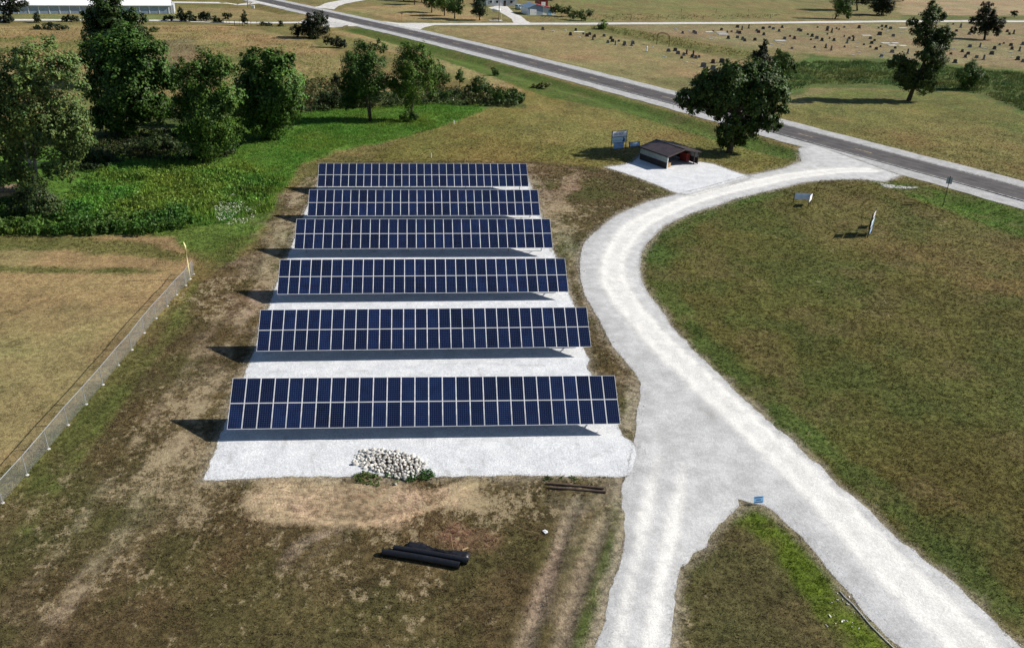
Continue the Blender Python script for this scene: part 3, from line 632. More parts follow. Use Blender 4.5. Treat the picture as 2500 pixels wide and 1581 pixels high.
# ------------------------------------------------------------------ leaves, trees, shrubs
def unit(v): return v/(np.linalg.norm(v, axis=-1, keepdims=True)+1e-9)
def leaf_mesh(name, P, Nrm, size, col, parent=None, aspect=1.6, material=None, droop=.0):
    n = len(P); r = unit(rng.normal(size=(n, 3))); t = unit(np.cross(Nrm, r)); t[:, 2] -= droop; t = unit(t); b = unit(np.cross(Nrm, t))
    s = size[:, None]; l = s*aspect*.5; w = s*.5; mid = P+Nrm*s*.10
    V = np.stack([P-t*l, mid+b*w, P+t*l, mid-b*w], 1).reshape(-1, 3)
    i = np.arange(n)*4; F = np.stack([i, i+1, i+2, i+3], 1)
    return mesh_np(name, V, F, material or M['leaf'], parent, attrs={'tone': np.repeat(np.clip(col, .004, .9), 4, 0)})
def lobe_leaves(c, rad, n, size, shell=.5):
    """leaves gathered into sprigs spread through an uneven ellipsoid"""
    k = max(5, n//16); d = unit(rng.normal(size=(k, 3))); ph = rng.uniform(0, 6, 3)
    lump = 1+.22*np.sin(d[:, 0]*4+ph[0])*np.sin(d[:, 1]*4+ph[1])+.18*np.sin(d[:, 2]*6+ph[2])
    rr = (shell+(1-shell)*rng.random(k)**.6)*lump*np.where(rng.random(k) < .12, 1.15, 1.0)
    cen = d*rr[:, None]*np.array(rad); idx = rng.integers(0, k, n)
    off = rng.normal(size=(n, 3))*np.array(rad)*.13+rng.normal(size=(n, 3))*size*.5
    P = cen[idx]+off; out = unit(d[idx]+rng.normal(size=(n, 3))*.7+np.array((0, 0, .45)))
    tone = rng.normal(0, .16, k)[idx]
    return P+np.array(c), out, tone
NTRI = [0]
def tree(name, base, lobes, label, cat='tree', color=(.055, .085, .022), leaf=.24, dens=1.25, trunk=.22, bark='bark', group=None, depth=.9, lean=None,
         stems=1, thin=1.0, var=.3, spread=1.0, aspect=1.5, fork=None, droop=0.0, maxleaf=26000, tuft=6):
    """lobes: crown masses (px, py, radius px[, vertical radius px]) read off in the upright plane through the trunk"""
    leaf = leaf*.86; dens = dens*1.15; maxleaf = int(maxleaf*1.15)
    b = G(*base); b[2] = zat(b[0], b[1]); rt = empty(name, b, 0, label=label, cat=cat, group=group)
    cs = []
    for q in lobes:
        c, _ = on_plane(q[0], q[1], b); dist = (c-CAM)@FW; mpp = dist/FPX; R = q[2]*mpp
        c = CAM+(c-CAM)*(1+rng.uniform(-1, 1)*R*depth*spread*.8/np.linalg.norm(c-CAM))
        Rz = (q[3]*mpp if len(q) > 3 else R*.92); c[2] = max(c[2], b[2]+.35*Rz)
        cs.append((c, np.array((R, R*depth, Rz))))
    main = list(cs)
    if tuft:                                   # smaller sprays break up each crown mass
        cs = [(c, R*.90) for c, R in cs]
        for c, R in main:
            for _ in range(tuft):
                d = unit(rng.normal(size=3)+np.array((0, 0, .25))); f_ = rng.uniform(.20, .40)
                cs.append((c+d*R*rng.uniform(.72, 1.10), R*f_*np.array((1, 1, rng.uniform(.8, 1.5)))))
    PP, NN, SS, CC = [], [], [], []; ccen = np.mean([c for c, _ in main], 0)
    tot = sum((R[0]*R[2]+R[0]*R[1]+R[1]*R[2])/3 for _, R in cs); need = [dens*12.6*(R[0]*R[2]+R[0]*R[1]+R[1]*R[2])/3*.85/(leaf*leaf*aspect*.5) for _, R in cs]
    k = min(1.0, maxleaf/max(1, sum(need)))
    for (c, R), n in zip(cs, need):
        n = int(n*k)+12; sz = leaf/math.sqrt(k)
        P, Nn, tone = lobe_leaves(c, R, n, sz, .35 if thin < 1 else .5); tone = tone+rng.normal(0, .13)
        P[:, 2] = np.maximum(P[:, 2], b[2]+.05); Nn = unit(Nn+unit(P-ccen)*.9)
        col = np.array(color)*np.array((1.36, 1.30, 1.10))*(1+var*rng.normal(0, .55, n)+tone)[:, None]
        hue = rng.normal(0, .12, n); col[:, 0] *= 1+hue; col[:, 2] *= 1-hue
        PP.append(P-b); NN.append(Nn); SS.append(sz*rng.uniform(.6, 1.3, n)); CC.append(col)
    PALL = np.concatenate(PP)
    leaf_mesh('crown' if trunk else 'foliage', np.concatenate(PP), np.concatenate(NN), np.concatenate(SS), np.concatenate(CC), rt, aspect, droop=droop)
    NTRI[0] += sum(len(p) for p in PP)*2
    # trunk and limbs
    cen = np.mean([c for c, _ in cs], 0)-b; top = max(c[2] for c, _ in cs)-b[2]; mb = MB()
    w = trunk if trunk else .05
    for s in range(stems):
        o = np.array((random.uniform(-.5, .5), random.uniform(-.3, .3), 0))*(w*2.6 if stems > 1 else 0)
        hk = top*(fork or .55); mid = np.array((cen[0], cen[1], 0))*.75+o*3
        if lean is not None: mid = np.array((lean[0], lean[1], 0))
        pts = [tuple(o+np.array((0, 0, -.25))), tuple(o+mid*.25+np.array((0, 0, hk*.3))), tuple(o+mid*.6+np.array((random.uniform(-.2, .2), random.uniform(-.2, .2), hk*.65))), tuple(mid+np.array((0, 0, hk)))]
        mb.tube(pts, [w*1.45, w, w*.85, w*.6], 7)
        lob = main[s::stems]
        for c, R in lob:
            e = c-b; f0 = random.uniform(.55, 1.0); st0 = np.array(pts[2])*(1-f0)+np.array(pts[3])*f0
            if e[2] < st0[2]*.8: st0 = np.array(pts[1])*.5+np.array(pts[2])*.5
            m1 = st0*.5+e*.5+np.array((0, 0, .12*np.linalg.norm(e-st0)))*random.uniform(-.3, 1); L_ = np.linalg.norm(e-st0)
            mb.tube([tuple(st0), tuple(m1), tuple(e)], [w*.45, w*.3, w*.14], 5, False)
            for _ in range(3):
                t = e+unit(rng.normal(size=3))*R*.75; mb.tube([tuple(m1*.4+e*.6), tuple(t)], [w*.18, w*.06], 4, False)
    mb.build('trunk' if trunk else 'stem', M[bark], rt, True)
    return rt
DK = (.020, .030, .011); CED = (.016, .024, .012); MID = (.042, .078, .018); BRT = (.070, .120, .022); PALE = (.080, .122, .040)

tree('cottonwood_tree', (100, 503), [(100, 140, 62), (30, 180, 72), (160, 175, 52), (60, 245, 72), (150, 260, 60), (192, 300, 40), (0, 290, 66), (-45, 220, 66), (112, 330, 55), (172, 365, 38), (40, 370, 45), (-50, 320, 60), (150, 405, 40), (60, 432, 40), (195, 340, 34), (15, 425, 42)],
     'tall pale grey-green tree with airy crown and bare whitish trunk', color=PALE, leaf=.21, dens=.9, trunk=.20, bark='palebark', depth=.8, thin=.5, stems=2, fork=.6, var=.42, maxleaf=34000)
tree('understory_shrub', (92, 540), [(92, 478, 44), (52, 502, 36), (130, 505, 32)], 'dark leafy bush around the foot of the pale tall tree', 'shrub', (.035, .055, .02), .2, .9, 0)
tree('cedar_tree', (288, 205), [(256, 18, 36), (266, 52, 50), (319, 46, 26), (226, 52, 24), (254, 95, 50), (328, 88, 34), (300, 60, 30), (290, 130, 50)],
     'tall dark tree poking up in front of the white storage building', color=(.026, .050, .014), leaf=.26, dens=1.6, trunk=.3, var=.5)
tree('broadleaf_tree', (290, 328), [(292, 120, 58), (228, 135, 40), (356, 146, 54), (292, 173, 76), (398, 182, 40), (332, 226, 68), (250, 226, 48), (292, 282, 55), (370, 266, 44), (245, 285, 36), (420, 205, 22)],
     'biggest dark green tree with a dense crown reaching the ground', color=(.038, .080, .016), leaf=.23, dens=1.6, trunk=.36, var=.5, maxleaf=36000)
tree('broadleaf_tree', (497, 398), [(500, 150, 36), (466, 178, 32), (540, 165, 32), (510, 220, 54), (560, 235, 32), (458, 240, 36), (505, 290, 50), (552, 330, 36), (478, 335, 40), (512, 368, 32)],
     'narrow mid green tree on the creek bank, leafy to its foot', color=(.050, .098, .020), leaf=.21, dens=1.45, trunk=.22, var=.45)
tree('broadleaf_tree', (657, 340), [(612, 148, 32), (680, 148, 36), (640, 190, 55), (600, 210, 40), (700, 200, 42), (652, 250, 58), (715, 236, 32), (598, 262, 36), (690, 280, 40), (640, 300, 40), (668, 322, 26)],
     'rounded green tree with two leafy tops beside a dead sapling', color=(.046, .095, .020), leaf=.21, dens=1.45, trunk=.22, var=.45)
tree('bare_sapling', (760, 284), [(757, 228, 20), (750, 248, 15), (766, 212, 14)], 'thin half-bare brownish sapling on the green bank', color=(.075, .070, .028), leaf=.18, dens=.3, trunk=.09)
tree('elm_tree', (905, 297), [(885, 130, 30), (928, 112, 15), (860, 158, 32), (915, 160, 30), (890, 195, 38), (852, 205, 28), (935, 200, 24), (870, 233, 34), (908, 225, 28), (846, 246, 22)],
     'dark green tree on a bundle of thin bare stems in bright grass', color=(.042, .085, .020), leaf=.19, dens=1.25, trunk=.12, stems=4, depth=.8, var=.45, fork=.7)
tree('elm_tree', (1003, 293), [(990, 125, 22), (1016, 130, 29), (1042, 150, 23), (985, 160, 28), (1022, 175, 36), (1056, 170, 23), (975, 195, 29), (1010, 213, 31), (1045, 200, 23), (968, 216, 20), (1000, 248, 16)],
     'light green vase-shaped tree with a small bush at its foot', color=(.070, .125, .026), leaf=.19, dens=1.05, trunk=.12, stems=4, depth=.8, var=.45, fork=.7)
tree('shrub', (998, 296), [(992, 284, 15), (1012, 284, 11)], 'small dark bush hugging the stems of the vase-shaped tree', 'shrub', MID, .16, 1, 0)
tree('cedar_tree', (766, 92), [(778, 38, 14), (791, 48, 11), (765, 54, 23), (781, 66, 23), (750, 62, 18), (764, 78, 22), (720, 74, 13), (738, 76, 14)],
     'dark spiky cedar by the highway junction', color=CED, leaf=.26, dens=1.3, trunk=.25)
tree('shrub', (825, 117), [(797, 96, 9), (812, 102, 10), (828, 106, 12), (838, 108, 9)], 'low dark bushes trailing from the spiky cedar', 'shrub', CED, .24, 1.3, 0)
tree('shrub', (1075, 206), [(1073, 178, 18), (1062, 192, 14), (1085, 190, 15), (1078, 165, 10)], 'dark upright bush behind the light green vase-shaped tree', 'shrub', MID, .22, 1.1, 0)
tree('sapling', (1122, 216), [(1123, 181, 10), (1118, 188, 7), (1126, 196, 7)], 'slim sapling with a round tufted top on the mown bank', color=MID, leaf=.18, dens=1, trunk=.06)
tree('shrub', (1170, 234), [(1171, 208, 22), (1155, 218, 15), (1187, 218, 16)], 'round dark bush at the end of the creek thicket, left one of a pair', 'shrub', MID, .22, 1.1, 0)
tree('shrub', (1240, 252), [(1212, 226, 18), (1232, 234, 17), (1255, 234, 16), (1270, 243, 11), (1216, 240, 14)], 'wide dark bush at the tip of the creek thicket by the lawn', 'shrub', MID, .22, 1.1, 0)
tree('shrub', (1207, 184), [(1206, 175, 9), (1214, 178, 7)], 'tiny bush in the mown highway ditch', 'shrub', MID, .2, 1, 0)
tree('shrub', (1320, 216), [(1302, 212, 8, 6), (1320, 209, 10, 7), (1338, 207, 9, 6)], 'low weedy mound beside the highway ditch', 'shrub', (.085, .085, .03), .2, 1, 0)
tree('shrub', (1058, 246), [(1057, 234, 13), (1046, 238, 9)], 'dark bush in the creek thicket behind bright grass', 'shrub', MID, .2, 1, 0)
tree('shrub', (1095, 246), [(1094, 234, 11)], 'small round bush in the thicket beside a white marker', 'shrub', MID, .2, 1, 0)
tree('shrub', (815, 264), [(790, 246, 17), (820, 240, 19), (846, 250, 14)], 'dark tangled bush between the dead sapling and dark stemmed tree', 'shrub', DK, .2, 1.1, 0)
tree('cedar_tree', (821, 212), [(821, 188, 7), (820, 198, 10)], 'small dark cedar cone in the gold grass', color=CED, leaf=.2, dens=1.3, trunk=.08)
tree('oak_tree', (1780, 373), [(1674, 241, 25), (1706, 215, 30), (1741, 198, 36), (1784, 192, 36), (1836, 174, 34), (1885, 183, 32), (1818, 215, 42), (1770, 235, 38), (1726, 249, 29), (1856, 226, 42), (1905, 226, 27), (1911, 267, 13),
      (1870, 261, 27), (1882, 301, 22), (1899, 310, 10), (1818, 318, 26), (1775, 324, 23), (1801, 341, 19), (1764, 347, 12), (1832, 284, 24), (1697, 261, 17), (1715, 232, 26), (1750, 268, 22), (1845, 300, 24), (1790, 300, 22), (1795, 245, 36), (1745, 228, 34), (1850, 250, 34), (1805, 195, 34), (1865, 200, 32)],
     'big dark shade tree with thick trunk beside the brown-roofed shelter', color=(.034, .062, .016), leaf=.22, dens=1.7, trunk=.42, var=.5, maxleaf=44000, depth=1.15, fork=.5, lean=(.3, 0))
tree('cedar_tree', (1866, 203), [(1869, 104, 6), (1864, 115, 9), (1863, 129, 13), (1849, 137, 13), (1857, 147, 20), (1873, 147, 13), (1845, 155, 13), (1860, 170, 20)], 'pointed black-green cedar behind the shade tree', color=CED, leaf=.26, dens=1.3, trunk=.2)
tree('shrub', (1908, 196), [(1905, 134, 14), (1914, 147, 18), (1897, 148, 18), (1921, 164, 18), (1904, 166, 20), (1938, 169, 11), (1915, 182, 18)], 'bright green bushy clump right beside the pointed cedar', 'shrub', (.045, .085, .018), .24, 1.1, 0)
tree('maple_tree', (2218, 246), [(2278, 18, 13), (2267, 38, 18), (2292, 36, 16), (2229, 54, 12), (2267, 66, 22), (2239, 74, 15), (2300, 82, 22), (2262, 96, 25), (2311, 96, 15), (2284, 118, 26), (2259, 137, 18), (2292, 147, 20), (2196, 148, 16),
      (2174, 156, 10), (2215, 162, 18), (2202, 186, 20), (2229, 192, 20), (2267, 178, 23), (2251, 208, 22), (2213, 208, 17), (2273, 211, 15)],
     'tall leaning tree with a lopsided crown in front of the cemetery', color=(.044, .070, .024), leaf=.24, dens=1.5, trunk=.38, var=.5, maxleaf=38000, depth=1.2, lean=(2.4, .4), fork=.6)
tree('shrub', (2368, 220), [(2375, 166, 20), (2350, 182, 18), (2390, 186, 22), (2362, 202, 20)], 'round green bush in the weeds right of the leaning tree', 'shrub', MID, .22, 1.1, 0)
tree('juniper_tree', (2403, 97), [(2410, 16, 13), (2399, 36, 16), (2424, 36, 12), (2388, 52, 16), (2415, 57, 20), (2440, 56, 15), (2404, 74, 14), (2436, 76, 11), (2378, 74, 8)], 'black-green juniper standing among the cemetery headstones', color=CED, leaf=.26, dens=1.4, trunk=.3)
tree('shrub', (2477, 44), [(2477, 33, 8)], 'tiny bush by the farm road beyond the juniper', 'shrub', DK, .3, 1, 0)
tree('ash_tree', (2038, 46.5), [(2052, 20, 17), (2070, 28, 12), (2045, 5, 17), (2066, 8, 18), (2072, 38, 7), (2050, -14, 16)], 'light green tree leaning over the farm road', color=(.045, .085, .020), leaf=.3, dens=1, trunk=.22)
tree('cedar_tree', (2152, 38), [(2155, 20, 20), (2140, 10, 18), (2172, 15, 15), (2158, -8, 20)], 'round dark cedar at the corner of the tan field', color=CED, leaf=.3, dens=1.3, trunk=.25)
tree('pasture_tree', (2093, 26), [(2095, -10, 20), (2078, -15, 16), (2112, 0, 14), (2093, -40, 26), (2060, -30, 22)], 'dark tree with forked trunk beside the tan field', color=DK, leaf=.32, dens=1.1, trunk=.3, fork=.4)
for k, (q, w) in enumerate([((2150, 8), 30), ((2205, 2), 26)]):
    tree('pasture_tree', q, [(q[0], q[1]-40, w), (q[0]-20, q[1]-28, w*.7), (q[0]+20, q[1]-30, w*.7)], ['tall dark tree behind the round cedar, crown cut by the frame', 'tall tree at the back of the tan field'][k], color=DK, leaf=.36, dens=1, trunk=.3)
for k, (q, w) in enumerate([((1345, 2), 18), ((1420, -1), 17), ((1500, -4), 18), ((1585, -5), 17), ((1670, -5), 18), ((1750, -5), 17), ((1830, -3), 20)]):
    tree('treeline_tree', q, [(q[0], q[1]-26, w), (q[0]-14, q[1]-16, w*.7), (q[0]+13, q[1]-18, w*.7)], 'dark tree in the far line behind the rough pasture', color=DK, leaf=.36, dens=1, trunk=.25, group='far line of trees behind the pasture')
tree('shrub', (1372, 40), [(1365, 22, 12), (1350, 26, 9), (1385, 27, 11)], 'green thicket right next to the red-roofed garage', 'shrub', (.035, .065, .018), .3, 1, 0)
tree('shrub', (1420, 50), [(1398, 38, 11), (1422, 38, 12), (1440, 32, 9)], 'green thicket along the farm road, one step past the garage', 'shrub', (.040, .070, .020), .3, 1, 0)
tree('shrub', (1472, 71), [(1472, 61, 11), (1466, 66, 8)], 'bright green bush at the road edge by the cemetery', 'shrub', BRT, .25, 1.1, 0)
for q, col, lab in [((1012, 12), DK, 'dark park tree farthest back beside the barn lane'), ((1054, 31), MID, 'tree in the tan yard, third in from the dark conifer'), ((1085, 38.5), BRT, 'light green yard tree with a slanting trunk'), ((1110, 46.5), (.05, .09, .022), 'wide green yard tree next to the dark conifer')]:
    w = 15 if q[1] < 20 else 17
    tree('yard_tree', q, [(q[0], q[1]-34, w), (q[0]-9, q[1]-24, w*.75), (q[0]+10, q[1]-24, w*.75), (q[0]+3, q[1]-46, w*.8)], lab, color=col, leaf=.28, dens=1.0, trunk=.2)
for q in ((985, 2), (1030, 5), (1130, 8)):
    tree('yard_tree', q, [(q[0], q[1]-26, 17), (q[0]-12, q[1]-16, 12), (q[0]+12, q[1]-18, 12)], 'dark tree at the back of the tan yard, its crown out of frame', color=DK, leaf=.32, dens=1.0, trunk=.2, group='trees at the back of the tan yard')
tree('spruce_tree', (1171, 49.5), [(1171, 30, 20, 11), (1170, 16, 17, 11), (1172, 2, 14, 11), (1171, -12, 10, 10), (1171, -24, 6, 9)], 'dark conifer beside the picnic table and utility pole', color=(.020, .034, .018), leaf=.26, dens=1.3, trunk=.16)
tree('pine_tree', (20, 52), [(8, 12, 17), (34, 16, 15, 9), (56, 10, 15, 7), (20, 30, 15, 9), (46, 24, 12, 7), (28, -4, 18, 10)], 'dark pine with sweeping branches at the corner of the storage building', color=CED, leaf=.3, dens=1.0, trunk=.25, aspect=2.4)
for q, lob, lab, col in [((12, 56), [(8, 46, 9), (24, 48, 9), (-8, 46, 9)], 'dark low bush under the sweeping pine', CED), ((90, 55), [(90, 37, 6), (89, 46, 10)], 'small cone-shaped evergreen in front of the storage doors', CED),
                         ((172, 54), [(158, 46, 8, 6), (172, 44, 10, 7), (186, 47, 8, 5)], 'low spreading dark bush on the lane edge by the storage building', CED),
                         ((116, 72), [(90, 67, 9, 5), (116, 64, 13, 8), (142, 65, 11, 6), (160, 68, 8, 4)], 'wide low blue-green mound in the gold grass', (.028, .042, .026)),
                         ((362, 78), [(352, 72, 9, 6), (376, 73, 12, 5)], 'flat green bush on the gold grass beside the tall dark tree', (.04, .06, .022)),
                         ((411, 51), [(405, 45, 8, 5), (416, 45, 8, 5)], 'low dark bush at the end of the storage building', CED),
                         ((444, 52), [(440, 27, 7), (442, 40, 12), (450, 44, 9)], 'pointed dark cedar beside the storage building end', CED),
                         ((464, 52), [(462, 40, 11), (472, 44, 8)], 'round dark bush between two cedars on the fence row', CED), ((498, 52), [(492, 42, 9), (500, 36, 10), (506, 44, 9)], 'dark round cedar on the fence row', CED),
                         ((527, 54), [(526, 47, 8), (538, 49, 6)], 'small ragged bush on the fence row', DK), ((553, 56), [(553, 40, 7), (561, 37, 5), (549, 37, 5)], 'ragged flat-topped sapling on the fence row', DK),
                         ((597, 63), [(597, 36, 5, 7), (594, 46, 6, 8), (600, 52, 6, 7)], 'slender columnar sapling among fence posts', DK), ((650, 63), [(640, 59, 7, 4), (655, 60, 7, 4)], 'low bramble on the fence row by the lane', DK),
                         ((688, 64), [(685, 57, 5), (684, 62, 7, 4)], 'thin arching bramble on the fence row', DK)]:
    tree('fence_row_shrub', q, lob, lab, 'shrub', col, .28, 1.1, 0)
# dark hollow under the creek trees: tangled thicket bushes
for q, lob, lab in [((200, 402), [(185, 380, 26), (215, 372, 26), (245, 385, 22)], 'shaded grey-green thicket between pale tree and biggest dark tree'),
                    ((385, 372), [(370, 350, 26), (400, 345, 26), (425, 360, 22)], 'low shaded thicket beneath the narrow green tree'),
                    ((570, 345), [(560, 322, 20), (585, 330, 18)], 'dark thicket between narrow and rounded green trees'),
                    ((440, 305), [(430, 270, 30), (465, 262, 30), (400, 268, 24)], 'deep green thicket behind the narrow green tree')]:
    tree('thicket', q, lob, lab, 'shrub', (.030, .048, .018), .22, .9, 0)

# ------------------------------------------------------------------ grass and weeds as stuff
BAD = [P_PAD, P_APRON, P_DRIVE]
def in_view(x, y, mar=260):
    px, py, zz = project(x, y, 0); return (zz > 5) & (px > -mar) & (px < 2500+mar) & (py < 1581+mar) & (py > -60)
def blades(name, x, y, hgt, wid, per, lean, col, label, cat, jit=.05):
    n = len(x); z = gh(x, y)-.01; k = np.repeat(np.arange(n), per); m = len(k)
    bx = x[k]+rng.normal(0, jit, m); by = y[k]+rng.normal(0, jit, m); a = rng.uniform(0, 2*math.pi, m); h = hgt[k]*rng.uniform(.55, 1.15, m); w = wid[k]*rng.uniform(.7, 1.3, m)
    dx, dy = np.cos(a)*w/2, np.sin(a)*w/2; lx = rng.normal(0, lean, m)*h; ly = rng.normal(0, lean, m)*h
    V = np.stack([np.stack([bx-dx, by-dy, z[k]], 1), np.stack([bx+dx, by+dy, z[k]], 1), np.stack([bx+lx, by+ly, z[k]+h], 1)], 1).reshape(-1, 3)
    c = col[k]*(1+rng.normal(0, .22, m))[:, None]; c = np.clip(np.repeat(c, 3, 0), .006, .7)
    i = np.arange(m)*3; o = mesh_np(name, V, np.stack([i, i+1, i+2], 1), M['grass'], attrs={'tone': c}); NTRI[0] += m
    return tag(o, label, cat, kind='stuff')
def sample(poly_box, dens_fn, n):
    x = rng.uniform(poly_box[0], poly_box[1], n); y = rng.uniform(poly_box[2], poly_box[3], n)
    area = (poly_box[1]-poly_box[0])*(poly_box[3]-poly_box[2]); p = dens_fn(x, y)*area/n
    k = (rng.random(n) < p) & in_view(x, y); return x[k], y[k]
x, y = sample((-60, 150, -24, 165), lambda x, y: (37*np.exp(-np.maximum(y+15, 0)/34)+4.0)*smooth(165, 85, y), 1200000)
k = np.ones(len(x), bool)
for P in BAD: k &= poly_sd(P, x, y) < rng.exponential(.10, len(x))-.06
k &= np.abs(line_sd(HWYC, x, y)) > 7.6
x, y = x[k], y[k]
c, s_ = ground_colour(x, y)
bare = smooth(.17, .26, c[:, 0])*smooth(.7, .62, c[:, 1]/c[:, 0])       # thin on bare soil
for ln in LINES[:7]: bare = np.maximum(bare, smooth(ln[1]*1.5, ln[1]*.8, line_d(ln[0], x, y))*(1 if ln[2][0] > .1 else 0))
k = rng.random(len(x)) > .92*bare; x, y, c = x[k], y[k], c[k]
far = np.clip((y+15)/90, 0, 1)
hg = (.05+.09*fbm(x, y, 1.3, 5, 3))*(1+.5*far)*smooth(175, 70, y); wd = .04+.06*far
hg = hg*(1-.55*smooth(.17, .24, c[:, 0])); c = c*(1+.6*(fbm(x, y, .8, 77, 3)-.5))[:, None]*1.12
blades('lawn_grass', x, y, hg, wd, 4, .55, c, 'short patchy mown grass around the arrays and drive', 'grass', .07)

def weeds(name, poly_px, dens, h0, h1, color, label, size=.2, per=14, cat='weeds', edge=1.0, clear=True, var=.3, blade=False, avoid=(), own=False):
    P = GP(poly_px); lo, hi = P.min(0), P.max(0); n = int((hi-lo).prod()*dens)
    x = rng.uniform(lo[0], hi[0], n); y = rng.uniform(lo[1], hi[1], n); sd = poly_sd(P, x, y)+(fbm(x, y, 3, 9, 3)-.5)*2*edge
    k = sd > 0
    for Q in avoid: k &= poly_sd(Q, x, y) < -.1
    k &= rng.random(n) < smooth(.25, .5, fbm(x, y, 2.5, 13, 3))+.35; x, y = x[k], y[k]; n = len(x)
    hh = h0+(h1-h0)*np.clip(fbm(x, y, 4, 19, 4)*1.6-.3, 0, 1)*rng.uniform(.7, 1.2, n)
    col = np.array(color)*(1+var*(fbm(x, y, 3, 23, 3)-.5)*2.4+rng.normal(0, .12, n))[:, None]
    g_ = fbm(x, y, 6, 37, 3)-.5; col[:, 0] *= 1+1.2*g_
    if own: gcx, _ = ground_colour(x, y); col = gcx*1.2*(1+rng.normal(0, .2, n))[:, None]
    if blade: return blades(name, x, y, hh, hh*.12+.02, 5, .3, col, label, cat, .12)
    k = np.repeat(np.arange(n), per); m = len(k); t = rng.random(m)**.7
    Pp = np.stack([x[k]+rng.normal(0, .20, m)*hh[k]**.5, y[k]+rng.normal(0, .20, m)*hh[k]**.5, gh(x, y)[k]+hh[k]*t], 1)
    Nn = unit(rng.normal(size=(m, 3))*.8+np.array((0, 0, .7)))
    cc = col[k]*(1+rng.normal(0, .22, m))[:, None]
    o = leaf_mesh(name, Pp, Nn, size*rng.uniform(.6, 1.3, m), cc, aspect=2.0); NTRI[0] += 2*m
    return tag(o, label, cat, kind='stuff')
weeds('tall_weeds', [(-60, 440), (110, 520), (240, 420), (420, 375), (520, 410), (600, 400), (690, 440), (640, 500), (500, 500), (440, 545), (330, 570), (-60, 572)], 2.2, .3, .9, (.115, .205, .030), 'leafy bright green weeds along the creek', .18, 14, var=.4)
weeds('lush_grass', [(-60, 440), (110, 520), (240, 420), (420, 375), (520, 410), (600, 400), (700, 440), (660, 520), (560, 540), (440, 560), (330, 572), (-60, 573)], 9, .35, .95, (.120, .200, .030), 'lush tall bright green grass along the creek', blade=True, cat='grass', var=.4)
weeds('bank_thicket', [(-60, 470), (60, 500), (180, 505), (330, 535), (440, 515), (490, 548), (430, 566), (340, 576), (-60, 578)], 3.0, .8, 1.7, (.060, .120, .020), 'tall dark green weeds forming a wall above the ball field', .22, 20, var=.4)
weeds('creek_grass', [(560, 300), (800, 268), (1060, 252), (1180, 245), (1170, 275), (1080, 308), (950, 345), (820, 362), (740, 400), (690, 470), (620, 460), (560, 410)], 10, .2, .45, (.100, .190, .026), 'bright green uncut grass under the stemmed trees', blade=True, cat='grass')
weeds('meadow_weeds', [(450, 500), (640, 500), (610, 580), (570, 640), (480, 600), (340, 572)], 4, .15, .45, (.115, .150, .034), 'rough weedy grass by the foul pole and flowers', blade=True)
weeds('creek_brush', [(560, 255), (700, 235), (900, 235), (1100, 232), (1280, 240), (1260, 262), (1060, 256), (800, 272), (560, 290)], 1.6, .5, 1.5, (.052, .075, .022), 'dull green thicket of tall weeds behind the stemmed trees', .26, 14)
weeds('shade_brush', [(180, 360), (300, 330), (420, 320), (560, 330), (600, 350), (560, 385), (450, 400), (330, 395), (240, 420), (180, 420)], 2.2, .4, 1.3, (.030, .046, .016), 'brush with tree shade put into its dark colour under the biggest trees', .22, 14)  # thicket coloured extra dark to paint the deep shadow below the trees
weeds('bank_weeds', [(740, 190), (900, 205), (1100, 215), (1200, 225), (1150, 235), (900, 236), (720, 240)], 1.0, .4, 1.0, (.070, .085, .025), 'olive weeds climbing the bank behind the creek', .26, 12)
weeds('prairie_grass', [(-200, 70), (560, 66), (760, 110), (860, 170), (850, 235), (600, 240), (200, 250), (-200, 300)], 1.7, .2, .55, (.245, .172, .080), 'tall dry golden prairie grass above the creek', blade=True, own=True, cat='grass', var=.45)
weeds('drainage_weeds', [(1870, 215), (1960, 150), (2160, 152), (2400, 172), (2700, 195), (2700, 340), (2500, 272), (2400, 230), (2160, 207), (1990, 205), (1900, 230)], 3, .4, 1.0, (.088, .118, .036), 'tall green weeds in the drainage strip below the cemetery', blade=True, var=.45)
weeds('ditch_weeds', [(1436, 64), (1500, 66), (1600, 84), (1740, 110), (1850, 132), (1850, 142), (1720, 128), (1560, 95), (1445, 70)], .9, .35, .8, (.125, .125, .042), 'uncut yellow-green weeds around the cemetery arch', blade=True, own=True, var=.4)
weeds('field_edge_weeds', [(1300, 30), (1500, 36), (1900, 36), (1900, 44), (1440, 52), (1330, 45)], .3, .3, .8, (.11, .11, .04), 'rough weeds of the pasture along the farm road', blade=True)
weeds('rock_weeds', [(858, 1160), (890, 1150), (925, 1160), (985, 1168), (1040, 1142), (1062, 1150), (1060, 1168), (1000, 1178), (930, 1184), (870, 1178)], 20, .08, .30, (.060, .110, .018), 'green weeds fringing the front of the rock pile', .09, 9, edge=.3)
weeds('pad_edge_weeds', [(1330, 1163), (1425, 1163), (1440, 1172), (1330, 1174)], 8, .08, .25, (.05, .09, .018), 'green weeds on the pad edge above the brown pipes', .1, 8, edge=.2)
# white wild flowers in the rough grass
P = GP([(520, 500), (590, 470), (640, 500), (620, 540), (580, 565), (530, 545)]); x = rng.uniform(P[:, 0].min(), P[:, 0].max(), 1500); y = rng.uniform(P[:, 1].min(), P[:, 1].max(), 1500)
k = (poly_sd(P, x, y) > 0) & (rng.random(1500) < smooth(.42, .62, fbm(x, y, 2.0, 171, 3))); x, y = x[k], y[k]; n = len(x)
o = leaf_mesh('wild_flowers', np.stack([x, y, gh(x, y)+.45], 1), unit(rng.normal(size=(n, 3))*.3+np.array((0, -.3, 1))), rng.uniform(.07, .16, n), np.tile((.62, .64, .50), (n, 1)), aspect=1.0)
tag(o, 'scatter of white wild flowers in the weeds by the array end', 'flowers', kind='stuff')

